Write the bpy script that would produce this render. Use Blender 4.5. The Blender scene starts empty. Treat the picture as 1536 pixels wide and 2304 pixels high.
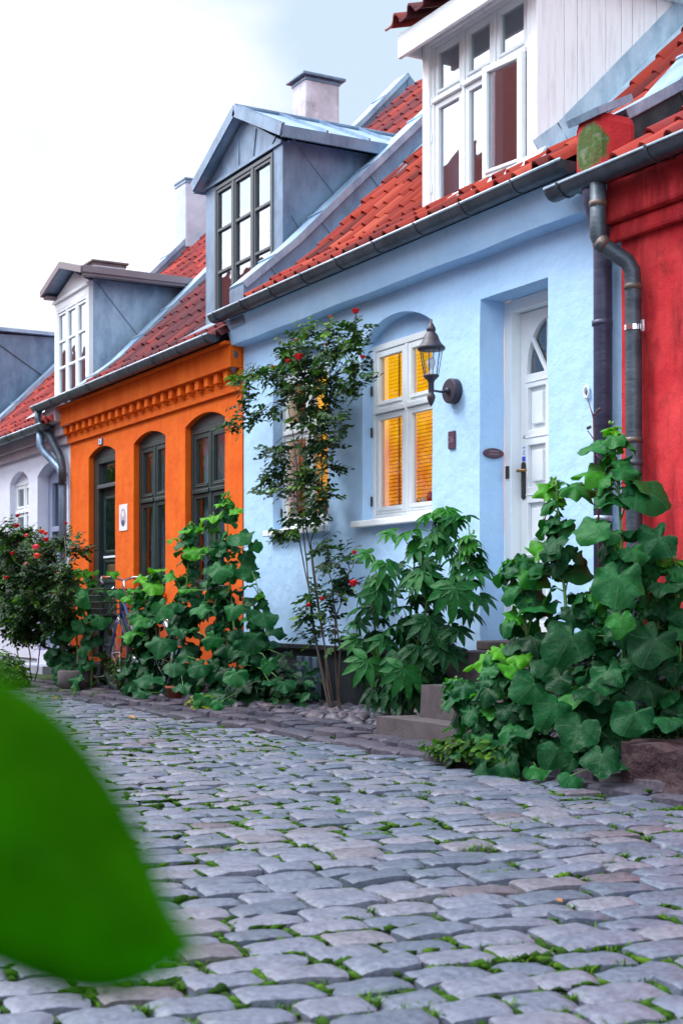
import bpy, bmesh, math, random
from mathutils import Vector, Matrix, noise
random.seed(7)
R = math.radians
# ------------------------------------------------------------------ camera, sky, sun, exposure
sc = bpy.context.scene
F, D, YH, EYE = 3200.0, 5.16, 1370.0, 0.70        # focal length in photo pixels, metres to the house fronts, horizon row, eye height
YAW = R(29.18)
SA, CA = math.sin(YAW), math.cos(YAW)
cam_d = bpy.data.cameras.new('camera')
cam = bpy.data.objects.new('camera', cam_d); sc.collection.objects.link(cam)
cam_d.sensor_fit = 'VERTICAL'; cam_d.sensor_height = 36; cam_d.sensor_width = 24
cam_d.lens = 50; cam_d.shift_y = (YH-1152)/2304
cam_d.clip_start = 0.05; cam_d.clip_end = 2000
cam.location = (0, -D, EYE)
cam.rotation_euler = (R(90), 0, R(90)-YAW)
cam_d.dof.use_dof = True; cam_d.dof.focus_distance = 8.5; cam_d.dof.aperture_fstop = 6.3
sc.camera = cam

SUN_EL, SUN_AZ = R(55), R(205)
w = bpy.data.worlds.new('World'); sc.world = w; w.use_nodes = True
nt = w.node_tree; N = nt.nodes; L = nt.links
bg = N['Background']
sky = N.new('ShaderNodeTexSky'); sky.sky_type = 'NISHITA'; sky.sun_disc = False
sky.sun_elevation = SUN_EL; sky.sun_rotation = SUN_AZ
sk = N.new('ShaderNodeVectorMath'); sk.operation = 'SCALE'; sk.inputs['Scale'].default_value = 0.10
L.new(sky.outputs[0], sk.inputs[0])
tc = N.new('ShaderNodeTexCoord')
mp = N.new('ShaderNodeMapping'); mp.inputs['Scale'].default_value = (1.1, 1.1, 2.6)
L.new(tc.outputs['Generated'], mp.inputs['Vector'])
cn = N.new('ShaderNodeTexNoise'); cn.inputs['Scale'].default_value = 2.1; cn.inputs['Detail'].default_value = 5; cn.inputs['Roughness'].default_value = 0.5
L.new(mp.outputs[0], cn.inputs['Vector'])
cr = N.new('ShaderNodeValToRGB')
cr.color_ramp.elements[0].position = 0.43; cr.color_ramp.elements[0].color = (0.58, 0.71, 0.82, 1)
cr.color_ramp.elements[1].position = 0.58; cr.color_ramp.elements[1].color = (1.02, 1.02, 1.04, 1)
L.new(cn.outputs['Fac'], cr.inputs[0])
mx = N.new('ShaderNodeMix'); mx.data_type = 'RGBA'; mx.inputs['Factor'].default_value = 0.85
L.new(sk.outputs[0], mx.inputs[6]); L.new(cr.outputs[0], mx.inputs[7])
dp = N.new('ShaderNodeVectorMath'); dp.operation = 'DOT_PRODUCT'; dp.inputs[1].default_value = (-0.12, -0.86, 0.50)
nz = N.new('ShaderNodeVectorMath'); nz.operation = 'NORMALIZE'; L.new(tc.outputs['Generated'], nz.inputs[0]); L.new(nz.outputs[0], dp.inputs[0])
mrs = N.new('ShaderNodeMapRange'); mrs.inputs['From Min'].default_value = 0.02; mrs.inputs['From Max'].default_value = 0.75
mrs.inputs['To Min'].default_value = 0.46; mrs.inputs['To Max'].default_value = 1.7; L.new(dp.outputs['Value'], mrs.inputs['Value'])
fs = N.new('ShaderNodeVectorMath'); fs.operation = 'SCALE'; L.new(mx.outputs[2], fs.inputs[0]); L.new(mrs.outputs[0], fs.inputs['Scale'])
L.new(fs.outputs[0], bg.inputs['Color']); bg.inputs['Strength'].default_value = 1.0

sun_d = bpy.data.lights.new('sun', 'SUN'); sun_d.energy = 1.1; sun_d.angle = R(16); sun_d.color = (1.0, 0.98, 0.95)
sun = bpy.data.objects.new('sun', sun_d); sc.collection.objects.link(sun)
sd = Vector((-0.55, -0.75, 1.25)).normalized()       # towards the sun
sun.rotation_euler = sd.to_track_quat('Z', 'Y').to_euler()
sky.sun_elevation = math.asin(sd.z); sky.sun_rotation = math.atan2(sd.x, sd.y)
sc.view_settings.view_transform = 'Standard'; sc.view_settings.look = 'None'
sc.view_settings.exposure = 1.5; sc.view_settings.gamma = 1.0
sc.cycles.max_bounces = 8; sc.cycles.transparent_max_bounces = 12

# ------------------------------------------------------------------ helpers
COL = sc.collection
def at(px, py, Y):
    """measured point: photo pixel on the upright plane at depth Y -> world X, Z"""
    u = px-768.0
    dx = -CA*F+SA*u; dy = SA*F+CA*u
    t = (D+Y)/dy
    return dx*t, EYE+(YH-py)*t
def pxs(px, Y):
    """metres per photo pixel there"""
    return (D+Y)/(SA*F+CA*(px-768.0))

def tag(o, label=None, cat=None, group=None, kind=None):
    if label: o['label'] = label
    if cat: o['category'] = cat
    if group: o['group'] = group
    if kind: o['kind'] = kind
    return o
def thing(name, loc, label, cat, group=None):
    o = bpy.data.objects.new(name, None); COL.objects.link(o); o.location = loc
    o.empty_display_size = 0.1
    return tag(o, label, cat, group)
def link(name, me, mat, parent=None, smooth=False, bevel=0):
    me.materials.clear()
    for m in (mat if isinstance(mat, (list, tuple)) else [mat]): me.materials.append(m)
    o = bpy.data.objects.new(name, me); COL.objects.link(o)
    if parent is not None:
        o.parent = parent
        if parent.type == 'EMPTY': o.matrix_parent_inverse = Matrix.Translation(-parent.location)
    if smooth:
        me.polygons.foreach_set('use_smooth', [True]*len(me.polygons))
    if bevel:
        b = o.modifiers.new('bevel', 'BEVEL'); b.width = bevel; b.segments = 2; b.limit_method = 'ANGLE'; b.angle_limit = R(40)
    return o

class MB:
    def __init__(s):
        s.v = []; s.f = []; s.rnd = []; s.uv = []; s.mi = []
    def add(s, vs, fs, rnd=0.5, uvs=None, mi=0):
        n = len(s.v); s.v.extend(vs)
        s.uv.extend(uvs if uvs else [(0, 0)]*len(vs))
        for f in fs:
            s.f.append(tuple(i+n for i in f)); s.rnd.append(rnd); s.mi.append(mi)
        return s
    def box(s, x0, x1, y0, y1, z0, z1, **k):
        v = [(x, y, z) for z in (z0, z1) for y in (y0, y1) for x in (x0, x1)]
        return s.add(v, [(0,2,3,1),(4,5,7,6),(0,1,5,4),(2,6,7,3),(0,4,6,2),(1,3,7,5)], **k)
    def obox(s, c, ax, ay, az, hx, hy, hz, **k):
        c, ax, ay, az = map(Vector, (c, ax, ay, az))
        v = [tuple(c+ax*hx*i+ay*hy*j+az*hz*l) for l in (-1, 1) for j in (-1, 1) for i in (-1, 1)]
        return s.add(v, [(0,2,3,1),(4,5,7,6),(0,1,5,4),(2,6,7,3),(0,4,6,2),(1,3,7,5)], **k)
    def tube(s, pts, r, n=8, cap=True, **k):
        pts = [Vector(p) for p in pts]; m = len(pts)
        rs = r if isinstance(r, (list, tuple)) else [r]*m
        vs = []; up = Vector((0.13, 0.31, 0.94))
        prev = None
        for i, p in enumerate(pts):
            t = (pts[min(i+1, m-1)]-pts[max(i-1, 0)])
            if t.length < 1e-9: t = Vector((0, 0, 1))
            t.normalize()
            a = (prev - t*prev.dot(t)) if prev else t.cross(up)
            if a.length < 1e-6: a = t.cross(Vector((1, 0, 0)))
            a.normalize(); b = t.cross(a); prev = a
            for j in range(n):
                q = 2*math.pi*j/n
                vs.append(tuple(p+(a*math.cos(q)+b*math.sin(q))*rs[i]))
        fs = [(i*n+j, i*n+(j+1) % n, (i+1)*n+(j+1) % n, (i+1)*n+j) for i in range(m-1) for j in range(n)]
        if cap: fs += [tuple(range(n-1, -1, -1)), tuple((m-1)*n+j for j in range(n))]
        return s.add(vs, fs, **k)
    def lathe(s, c, prof, n=20, axis='z', **k):
        vs = []
        for r, h in prof:
            for j in range(n):
                q = 2*math.pi*j/n; a, b = r*math.cos(q), r*math.sin(q)
                d = (a, b, h) if axis == 'z' else ((a, h, b) if axis == 'y' else (h, a, b))
                vs.append((c[0]+d[0], c[1]+d[1], c[2]+d[2]))
        m = len(prof)
        fs = [(i*n+j, i*n+(j+1) % n, (i+1)*n+(j+1) % n, (i+1)*n+j) for i in range(m-1) for j in range(n)]
        fs += [tuple(range(n)), tuple((m-1)*n+j for j in range(n))]
        return s.add(vs, fs, **k)
    def prism_x(s, pts, x0, x1, **k):
        """closed polygon of (y, z) swept along X"""
        n = len(pts)
        v = [(x0, p[0], p[1]) for p in pts]+[(x1, p[0], p[1]) for p in pts]
        fs = [tuple(range(n)), tuple(range(2*n-1, n-1, -1))]+[(i, n+i, n+(i+1) % n, (i+1) % n) for i in range(n)]
        return s.add(v, fs, **k)
    def prism_y(s, pts, y0, y1, **k):
        """closed polygon of (x, z) swept along Y"""
        n = len(pts)
        v = [(p[0], y0, p[1]) for p in pts]+[(p[0], y1, p[1]) for p in pts]
        fs = [tuple(range(n)), tuple(range(2*n-1, n-1, -1))]+[(i, n+i, n+(i+1) % n, (i+1) % n) for i in range(n)]
        return s.add(v, fs, **k)
    def ico(s, c, rx, ry, rz, rough=0.12, sub=2, rot=0, seed=0, **k):
        bm = bmesh.new(); bmesh.ops.create_icosphere(bm, subdivisions=sub, radius=1)
        ca, sa = math.cos(rot), math.sin(rot); vs = []
        for v in bm.verts:
            d = 1+rough*noise.noise(v.co*1.3+Vector((seed, seed*1.7, 3)))*2
            x, y, z = v.co.x*rx*d, v.co.y*ry*d, v.co.z*rz*d
            vs.append((c[0]+x*ca-y*sa, c[1]+x*sa+y*ca, c[2]+z))
        fs = [tuple(q.index for q in f.verts) for f in bm.faces]; bm.free()
        return s.add(vs, fs, **k)
    def build(s, name, mat, parent=None, smooth=False, bevel=0, fix=False):
        me = bpy.data.meshes.new(name); me.from_pydata(s.v, [], s.f)
        if fix:
            bm = bmesh.new(); bm.from_mesh(me); bmesh.ops.recalc_face_normals(bm, faces=bm.faces); bm.to_mesh(me); bm.free()
        a = me.attributes.new('rnd', 'FLOAT', 'FACE'); a.data.foreach_set('value', s.rnd)
        if any(u != (0, 0) for u in s.uv[:200]) :
            ul = me.uv_layers.new(name='UVMap')
            idx = [0]*len(me.loops); me.loops.foreach_get('vertex_index', idx)
            flat = []
            for i in idx: flat.extend(s.uv[i])
            ul.data.foreach_set('uv', flat)
        me.polygons.foreach_set('material_index', s.mi)
        me.update()
        o = link(name, me, mat, parent, smooth, bevel)
        if isinstance(mat, list) and len(mat) > 1 and smooth: me.set_sharp_from_angle(angle=R(38))
        return o

def wall(name, outer, holes, y0, y1, mat, parent):
    """slab in the XZ plane with openings; straight runs are cut short and wander a little like old plaster"""
    bm = bmesh.new()
    def loop(pts, amp):
        res = []
        for i, a in enumerate(pts):
            b = pts[(i+1) % len(pts)]
            n = max(1, int(math.hypot(b[0]-a[0], b[1]-a[1])/0.22))
            for k in range(n):
                t = k/n; x = a[0]+(b[0]-a[0])*t; z = a[1]+(b[1]-a[1])*t
                q = noise.noise_vector(Vector((x*2.1, z*2.1, 5.5)))
                m = amp if k else amp*0.3
                res.append((x+q.x*m, z+q.y*m))
        vs = [bm.verts.new((x, y0, z)) for x, z in res]
        return [bm.edges.new((vs[i], vs[(i+1) % len(vs)])) for i in range(len(vs))]
    es = loop(outer, 0.0)
    for h in holes: es += loop(h, 0.012)
    bmesh.ops.triangle_fill(bm, use_beauty=True, use_dissolve=False, edges=es)
    r = bmesh.ops.extrude_face_region(bm, geom=bm.faces[:])
    vs = [g for g in r['geom'] if isinstance(g, bmesh.types.BMVert)]
    bmesh.ops.translate(bm, verts=vs, vec=(0, y1-y0, 0))
    bmesh.ops.recalc_face_normals(bm, faces=bm.faces)
    me = bpy.data.meshes.new(name); bm.to_mesh(me); bm.free()
    return link(name, me, mat, parent)

def rect(x0, x1, z0, z1): return [(x0, z0), (x1, z0), (x1, z1), (x0, z1)]
def arch(x0, x1, z0, z1, rise, n=12):
    p = [(x0, z0), (x1, z0), (x1, z1-rise)]
    c = (x0+x1)/2; hw = (x1-x0)/2
    rad = (hw*hw+rise*rise)/(2*rise); cz = z1-rad
    a0 = math.atan2(z1-rise-cz, hw); a1 = math.pi-a0
    for i in range(1, n): 
        a = a0+(a1-a0)*i/n; p.append((c+rad*math.cos(a), cz+rad*math.sin(a)))
    p.append((x0, z1-rise)); return p

# ------------------------------------------------------------------ materials
def mat(name):
    m = bpy.data.materials.new(name); m.use_nodes = True
    return m, m.node_tree.nodes, m.node_tree.links, m.node_tree.nodes['Principled BSDF']
def noise_node(N, L, scale, detail=4, rough=0.55, vec=None, scl=None):
    t = N.new('ShaderNodeTexCoord'); n = N.new('ShaderNodeTexNoise')
    n.inputs['Scale'].default_value = scale; n.inputs['Detail'].default_value = detail; n.inputs['Roughness'].default_value = rough
    if scl:
        mpn = N.new('ShaderNodeMapping'); mpn.inputs['Scale'].default_value = scl
        L.new(t.outputs['Object'], mpn.inputs['Vector']); L.new(mpn.outputs[0], n.inputs['Vector'])
    else: L.new(t.outputs['Object'], n.inputs['Vector'])
    return n
def ramp(N, L, src, stops):
    r = N.new('ShaderNodeValToRGB'); e = r.color_ramp.elements
    while len(e) < len(stops): e.new(0.5)
    for q, (p, c) in zip(e, stops):
        q.position = p; q.color = (*c, 1) if len(c) == 3 else c
    L.new(src, r.inputs[0]); return r
def mixc(N, L, fac, a, b, mode='MIX'):
    m = N.new('ShaderNodeMix'); m.data_type = 'RGBA'; m.blend_type = mode
    for s, v in ((m.inputs['Factor'], fac), (m.inputs[6], a), (m.inputs[7], b)):
        if hasattr(v, 'is_output'): L.new(v, s)
        elif isinstance(v, (int, float)): s.default_value = v
        else: s.default_value = (*v, 1)
    return m.outputs[2]
def bump(N, L, src, dist, bsdf, prev=None, strength=1.0):
    b = N.new('ShaderNodeBump'); b.inputs['Distance'].default_value = dist; b.inputs['Strength'].default_value = strength
    L.new(src, b.inputs['Height'])
    if prev: L.new(prev.outputs[0], b.inputs['Normal'])
    L.new(b.outputs[0], bsdf.inputs['Normal']); return b

def plaster(name, col, col2, dirt=(0.2, 0.2, 0.2), dirtamt=0.25, streak=0.0, streakcol=(0, 0, 0), rough=0.85, lump=0.008, patch=1.4):
    m, N, L, B = mat(name)
    n1 = noise_node(N, L, patch, 5, 0.6); r1 = ramp(N, L, n1.outputs['Fac'], [(0.35, (0, 0, 0)), (0.65, (1, 1, 1))])
    c = mixc(N, L, r1.outputs[0], col, col2)
    n2 = noise_node(N, L, 9, 6, 0.7); r2 = ramp(N, L, n2.outputs['Fac'], [(0.56, (0, 0, 0)), (0.75, (1, 1, 1))])
    mm = N.new('ShaderNodeMath'); mm.operation = 'MULTIPLY'; mm.inputs[1].default_value = dirtamt; L.new(r2.outputs[0], mm.inputs[0])
    c = mixc(N, L, mm.outputs[0], c, dirt)
    if streak:
        n3 = noise_node(N, L, 3.2, 6, 0.65, scl=(3.4, 3.4, 0.55)); r3 = ramp(N, L, n3.outputs['Fac'], [(0.46, (0, 0, 0)), (0.68, (1, 1, 1))])
        m3 = N.new('ShaderNodeMath'); m3.operation = 'MULTIPLY'; m3.inputs[1].default_value = streak; L.new(r3.outputs[0], m3.inputs[0])
        c = mixc(N, L, m3.outputs[0], c, streakcol)
    # splash-back dirt near the ground stays a stain of the wall
    t5 = N.new('ShaderNodeTexCoord'); s5 = N.new('ShaderNodeSeparateXYZ'); L.new(t5.outputs['Object'], s5.inputs[0])
    n5 = noise_node(N, L, 5, 6, 0.7); a5 = N.new('ShaderNodeMath'); a5.operation = 'MULTIPLY_ADD'; a5.inputs[1].default_value = -1.3; L.new(n5.outputs['Fac'], a5.inputs[0]); L.new(s5.outputs['Z'], a5.inputs[2])
    r5 = ramp(N, L, a5.outputs[0], [(0.0, (.55, .55, .55)), (0.35, (0, 0, 0))])
    c = mixc(N, L, r5.outputs[0], c, dirt)
    L.new(c, B.inputs['Base Color']); B.inputs['Roughness'].default_value = rough
    B.inputs['Specular IOR Level'].default_value = 0.25
    b1 = bump(N, L, noise_node(N, L, 2.6, 3, 0.5).outputs['Fac'], lump*3, B)
    b2 = bump(N, L, noise_node(N, L, 11, 4, 0.6).outputs['Fac'], lump, B, b1)
    bump(N, L, noise_node(N, L, 90, 3, 0.6).outputs['Fac'], 0.002, B, b2)
    return m
M = {}
M['blue'] = plaster('blue_plaster', (0.37, 0.59, 0.86), (0.44, 0.65, 0.90), (0.30, 0.45, 0.66), 0.4, 0.25, (0.33, 0.53, 0.80))
M['orange'] = plaster('orange_plaster', (0.62, 0.085, 0.002), (0.70, 0.115, 0.003), (0.42, 0.045, 0.004), 0.4, 0.35, (0.78, 0.18, 0.005), patch=3)
M['red'] = plaster('red_plaster', (0.46, 0.018, 0.026), (0.60, 0.045, 0.050), (0.16, 0.010, 0.014), 0.8, 0.85, (0.19, 0.006, 0.012), patch=4)
M['white_wall'] = plaster('lavender_white_plaster', (0.62, 0.64, 0.76), (0.70, 0.71, 0.82), (0.45, 0.42, 0.55), 0.4)
M['grey_cornice'] = plaster('grey_cornice_plaster', (0.36, 0.30, 0.34), (0.44, 0.38, 0.42), (0.2, 0.16, 0.18), 0.4)
M['plinth'] = plaster('tarred_plinth', (0.006, 0.009, 0.014), (0.010, 0.015, 0.022), (0.016, 0.02, 0.026), 0.5, rough=0.6)
M['chimney'] = plaster('chimney_render', (0.42, 0.40, 0.46), (0.62, 0.60, 0.68), (0.20, 0.17, 0.15), 0.8, 0.4, (0.25, 0.2, 0.2), patch=4)
M['chimney_w'] = plaster('chimney_pale_render', (0.42, 0.47, 0.58), (0.52, 0.56, 0.66), (0.3, 0.3, 0.4), 0.3, patch=3)
M['concrete'] = plaster('step_concrete', (0.10, 0.085, 0.095), (0.16, 0.14, 0.15), (0.04, 0.03, 0.035), 0.7, 0.4, (0.07, 0.05, 0.06), rough=0.8, patch=5)
M['rock'] = plaster('red_granite_rock', (0.05, 0.026, 0.026), (0.10, 0.055, 0.055), (0.03, 0.02, 0.03), 0.8, rough=0.7, patch=6, lump=0.03)
M['stucco_dark'] = plaster('dark_felt', (0.025, 0.03, 0.038), (0.05, 0.055, 0.065), (0.10, 0.11, 0.12), 0.6, rough=0.6, patch=8)
M['damage'] = plaster('bare_grey_mortar', (0.10, 0.07, 0.08), (0.16, 0.11, 0.12), (0.05, 0.03, 0.04), 0.5, patch=6)

def painted(name, col, rough=0.45, dirt=(0.3, 0.3, 0.3), amt=0.2, grain=None, scale=6):
    m, N, L, B = mat(name)
    n = noise_node(N, L, scale, 6, 0.7, scl=grain); r = ramp(N, L, n.outputs['Fac'], [(0.5, (0, 0, 0)), (0.72, (1, 1, 1))])
    mm = N.new('ShaderNodeMath'); mm.operation = 'MULTIPLY'; mm.inputs[1].default_value = amt; L.new(r.outputs[0], mm.inputs[0])
    L.new(mixc(N, L, mm.outputs[0], col, dirt), B.inputs['Base Color'])
    B.inputs['Roughness'].default_value = rough
    bump(N, L, n.outputs['Fac'], 0.002, B)
    return m
M['white'] = painted('white_paint', (0.76, 0.80, 0.83), 0.4, (0.55, 0.58, 0.64), 0.25)
M['board'] = painted('white_boards', (0.83, 0.84, 0.86), 0.55, (0.46, 0.46, 0.52), 0.55, (7, 7, 0.7), 3.2)
M['green_dark'] = painted('bottle_green_paint', (0.012, 0.028, 0.030), 0.35, (0.03, 0.05, 0.05), 0.5)
M['charcoal'] = painted('charcoal_paint', (0.055, 0.065, 0.075), 0.4, (0.1, 0.11, 0.12), 0.4)
M['grey_door'] = painted('grey_blue_paint', (0.24, 0.27, 0.40), 0.5, (0.35, 0.37, 0.45), 0.4)
M['lamp'] = painted('rusty_black_iron', (0.030, 0.026, 0.045), 0.5, (0.10, 0.04, 0.035), 0.6, None, 14)
M['brown'] = painted('brown_wood', (0.20, 0.165, 0.185), 0.6, (0.3, 0.25, 0.26), 0.4)
M['brass'] = painted('tarnished_brass', (0.30, 0.17, 0.07), 0.35, (0.05, 0.02, 0.02), 0.5); M['brass'].node_tree.nodes['Principled BSDF'].inputs['Metallic'].default_value = 0.8
M['black'] = painted('black_rubber', (0.012, 0.013, 0.016), 0.5, (0.04, 0.04, 0.05), 0.4)
M['chrome'] = painted('chrome', (0.7, 0.72, 0.78), 0.18, (0.4, 0.4, 0.45), 0.3); M['chrome'].node_tree.nodes['Principled BSDF'].inputs['Metallic'].default_value = 1
M['bikeblue'] = painted('blue_bicycle_enamel', (0.025, 0.06, 0.17), 0.3)
M['sticker_w'] = painted('sticker_white', (0.62, 0.74, 0.90), 0.4)
M['sticker_b'] = painted('sticker_blue', (0.01, 0.06, 0.60), 0.4)
M['navy'] = painted('navy_print', (0.05, 0.08, 0.2), 0.5)
M['plaque'] = painted('bronze_plaque', (0.085, 0.035, 0.065), 0.45, (0.03, 0.02, 0.05), 0.5)
M['plaquetxt'] = painted('plaque_lettering', (0.22, 0.16, 0.18), 0.5)
M['paper'] = painted('faded_paper', (0.72, 0.66, 0.66), 0.7, (0.5, 0.42, 0.45), 0.4)
M['paperink'] = painted('faded_print', (0.40, 0.34, 0.42), 0.7)
M['curtain'] = painted('net_curtain', (0.66, 0.72, 0.78), 0.8, (0.3, 0.34, 0.4), 0.4, (9, 9, .5), 6)
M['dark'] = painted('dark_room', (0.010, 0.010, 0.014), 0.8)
M['terracotta'] = painted('terracotta', (0.32, 0.07, 0.04), 0.7)

def metal(name, col, col2, rough=0.42, metallic=0.5, streak=(2, 2, 1)):
    m, N, L, B = mat(name)
    n = noise_node(N, L, 2.6, 7, 0.68, scl=streak); r = ramp(N, L, n.outputs['Fac'], [(0.36, col), (0.60, col2)])
    n2 = noise_node(N, L, 26, 4, 0.7); r2 = ramp(N, L, n2.outputs['Fac'], [(0.62, (0, 0, 0)), (0.72, (1, 1, 1))])
    m3 = N.new('ShaderNodeMath'); m3.operation = 'MULTIPLY'; m3.inputs[1].default_value = 0.3; L.new(r2.outputs[0], m3.inputs[0])
    L.new(mixc(N, L, m3.outputs[0], r.outputs[0], tuple(min(1, c*1.7) for c in col2)), B.inputs['Base Color'])
    B.inputs['Metallic'].default_value = metallic; B.inputs['Roughness'].default_value = rough
    bump(N, L, n.outputs['Fac'], 0.01, B)
    return m
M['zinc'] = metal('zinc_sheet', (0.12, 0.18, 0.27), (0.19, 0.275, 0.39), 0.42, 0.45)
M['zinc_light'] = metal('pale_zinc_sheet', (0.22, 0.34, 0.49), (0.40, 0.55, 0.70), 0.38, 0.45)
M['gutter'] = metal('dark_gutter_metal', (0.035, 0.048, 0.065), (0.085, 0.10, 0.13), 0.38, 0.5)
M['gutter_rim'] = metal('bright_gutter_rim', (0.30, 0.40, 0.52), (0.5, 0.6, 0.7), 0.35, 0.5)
M['pipe_dark'] = metal('dark_violet_pipe', (0.045, 0.045, 0.095), (0.075, 0.08, 0.14), 0.45, 0.3, (1, 1, 3))
M['pipe'] = metal('weathered_zinc_pipe', (0.032, 0.048, 0.068), (0.075, 0.098, 0.125), 0.45, 0.35, (1, 1, 3))
M['copper'] = metal('rust_stained_joint', (0.07, 0.06, 0.06), (0.15, 0.11, 0.095), 0.5, 0.4)
M['lead'] = metal('lead_flashing', (0.28, 0.40, 0.50), (0.50, 0.62, 0.72), 0.5, 0.2)

def tilemat(name, stops, moss=0.25):
    m, N, L, B = mat(name)
    a = N.new('ShaderNodeAttribute'); a.attribute_name = 'rnd'
    r = ramp(N, L, a.outputs['Fac'], stops)
    n = noise_node(N, L, 14, 6, 0.7); r2 = ramp(N, L, n.outputs['Fac'], [(0.5, (0, 0, 0)), (0.75, (1, 1, 1))])
    mm = N.new('ShaderNodeMath'); mm.operation = 'MULTIPLY'; mm.inputs[1].default_value = moss; L.new(r2.outputs[0], mm.inputs[0])
    L.new(mixc(N, L, mm.outputs[0], r.outputs[0], (0.10, 0.05, 0.06)), B.inputs['Base Color'])
    B.inputs['Roughness'].default_value = 0.7; B.inputs['Specular IOR Level'].default_value = 0.18
    bump(N, L, n.outputs['Fac'], 0.004, B)
    return m
M['tile'] = tilemat('orange_clay_tile', [(0, (0.085, 0.012, 0.012)), (0.3, (0.20, 0.020, 0.014)), (0.8, (0.32, 0.033, 0.017)), (1, (0.40, 0.070, 0.040))])
M['tile_old'] = tilemat('old_red_clay_tile', [(0, (0.05, 0.013, 0.02)), (0.55, (0.13, 0.022, 0.028)), (1, (0.29, 0.034, 0.022))], 0.5)
M['tile_red'] = tilemat('red_clay_tile', [(0, (0.13, 0.012, 0.015)), (0.6, (0.25, 0.022, 0.020)), (1, (0.40, 0.05, 0.03))], 0.4)

def settmat():
    m, N, L, B = mat('granite_setts')
    a = N.new('ShaderNodeAttribute'); a.attribute_name = 'rnd'
    r = ramp(N, L, a.outputs['Fac'], [(0, (0.085, 0.104, 0.148)), (0.25, (0.112, 0.132, 0.184)), (0.5, (0.136, 0.150, 0.208)), (0.75, (0.156, 0.164, 0.216)), (0.93, (0.180, 0.178, 0.222)), (1, (0.115, 0.095, 0.115))])
    n = noise_node(N, L, 55, 7, 0.75); r2 = ramp(N, L, n.outputs['Fac'], [(0.36, (0.55, 0.55, 0.58)), (0.62, (1.2, 1.2, 1.2))])
    c = mixc(N, L, 1.0, r.outputs[0], r2.outputs[0], 'MULTIPLY')
    n3 = noise_node(N, L, 9, 6, 0.75); r3 = ramp(N, L, n3.outputs['Fac'], [(0.58, (0, 0, 0)), (0.70, (0.45, 0.45, 0.45))])
    c = mixc(N, L, r3.outputs[0], c, (0.07, 0.065, 0.085))
    L.new(c, B.inputs['Base Color'])
    rr = N.new('ShaderNodeMapRange'); rr.inputs['To Min'].default_value = 0.20; rr.inputs['To Max'].default_value = 0.50
    L.new(n.outputs['Fac'], rr.inputs['Value']); L.new(rr.outputs[0], B.inputs['Roughness'])
    b1 = bump(N, L, noise_node(N, L, 14, 4, 0.55).outputs['Fac'], 0.006, B)
    bump(N, L, n.outputs['Fac'], 0.002, B, b1)
    return m
M['sett'] = settmat()
M['pebble'] = settmat(); M['pebble'].name = 'dirty_footway_stone'
for n_ in M['pebble'].node_tree.nodes:
    if n_.type == 'VALTORGB' and len(n_.color_ramp.elements) == 6:
        M['pebble'].node_tree.nodes['Principled BSDF'].inputs['Specular IOR Level'].default_value = .15
        for e_ in n_.color_ramp.elements: e_.color = (e_.color[0]*.62, e_.color[1]*.50, e_.color[2]*.48, 1)
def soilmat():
    m, N, L, B = mat('joint_soil_moss_and_shade')
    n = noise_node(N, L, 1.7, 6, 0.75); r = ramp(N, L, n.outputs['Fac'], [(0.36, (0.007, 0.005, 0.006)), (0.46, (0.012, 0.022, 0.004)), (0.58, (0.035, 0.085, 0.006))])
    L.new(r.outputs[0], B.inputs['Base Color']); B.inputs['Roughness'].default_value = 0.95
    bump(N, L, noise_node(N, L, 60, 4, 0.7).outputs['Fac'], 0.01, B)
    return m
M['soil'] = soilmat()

def leafmat(name, stops, trans=0.22, rough=0.42, vein=True):
    m, N, L, B = mat(name)
    a = N.new('ShaderNodeAttribute'); a.attribute_name = 'rnd'
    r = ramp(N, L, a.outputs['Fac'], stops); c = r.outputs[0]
    n = noise_node(N, L, 25, 4, 0.6)
    r3 = ramp(N, L, n.outputs['Fac'], [(0.3, (0.75, 0.75, 0.75)), (0.7, (1.25, 1.25, 1.25))])
    c = mixc(N, L, 1.0, c, r3.outputs[0], 'MULTIPLY')
    if vein:
        u = N.new('ShaderNodeUVMap'); sx = N.new('ShaderNodeSeparateXYZ'); L.new(u.outputs[0], sx.inputs[0])
        def mth(op, x, y=None):
            q = N.new('ShaderNodeMath'); q.operation = op
            for s, v in ((q.inputs[0], x), (q.inputs[1], y)):
                if v is None: continue
                if hasattr(v, 'is_output'): L.new(v, s)
                else: s.default_value = v
            return q.outputs[0]
        f = mth('ABSOLUTE', mth('SUBTRACT', mth('FRACT', mth('ADD', sx.outputs[0], 0.5)), 0.5))
        d = mth('MULTIPLY', f, sx.outputs[1])
        v = mth('LESS_THAN', d, 0.014)
        c = mixc(N, L, mth('MULTIPLY', v, 0.16), c, mixc(N, L, 0.5, c, (0.30, 0.45, 0.22)))
    L.new(c, B.inputs['Base Color']); B.inputs['Roughness'].default_value = rough; B.inputs['Specular IOR Level'].default_value = 0.12
    bump(N, L, n.outputs['Fac'], 0.01, B)
    t = N.new('ShaderNodeBsdfTranslucent'); L.new(mixc(N, L, 1.0, c, (1.3, 1.6, 0.5), 'MULTIPLY'), t.inputs['Color'])
    ms = N.new('ShaderNodeMixShader'); ms.inputs[0].default_value = trans
    L.new(B.outputs[0], ms.inputs[1]); L.new(t.outputs[0], ms.inputs[2])
    L.new(ms.outputs[0], N['Material Output'].inputs['Surface'])
    return m
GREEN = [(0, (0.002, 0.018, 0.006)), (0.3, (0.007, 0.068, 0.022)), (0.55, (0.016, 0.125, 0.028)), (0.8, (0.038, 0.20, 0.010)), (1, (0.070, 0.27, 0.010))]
M['leaf'] = leafmat('hollyhock_leaf', GREEN)
M['mallow'] = leafmat('mallow_leaf', [(0, (0.004, 0.024, 0.012)), (0.5, (0.011, 0.092, 0.022)), (1, (0.035, 0.19, 0.015))])
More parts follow.
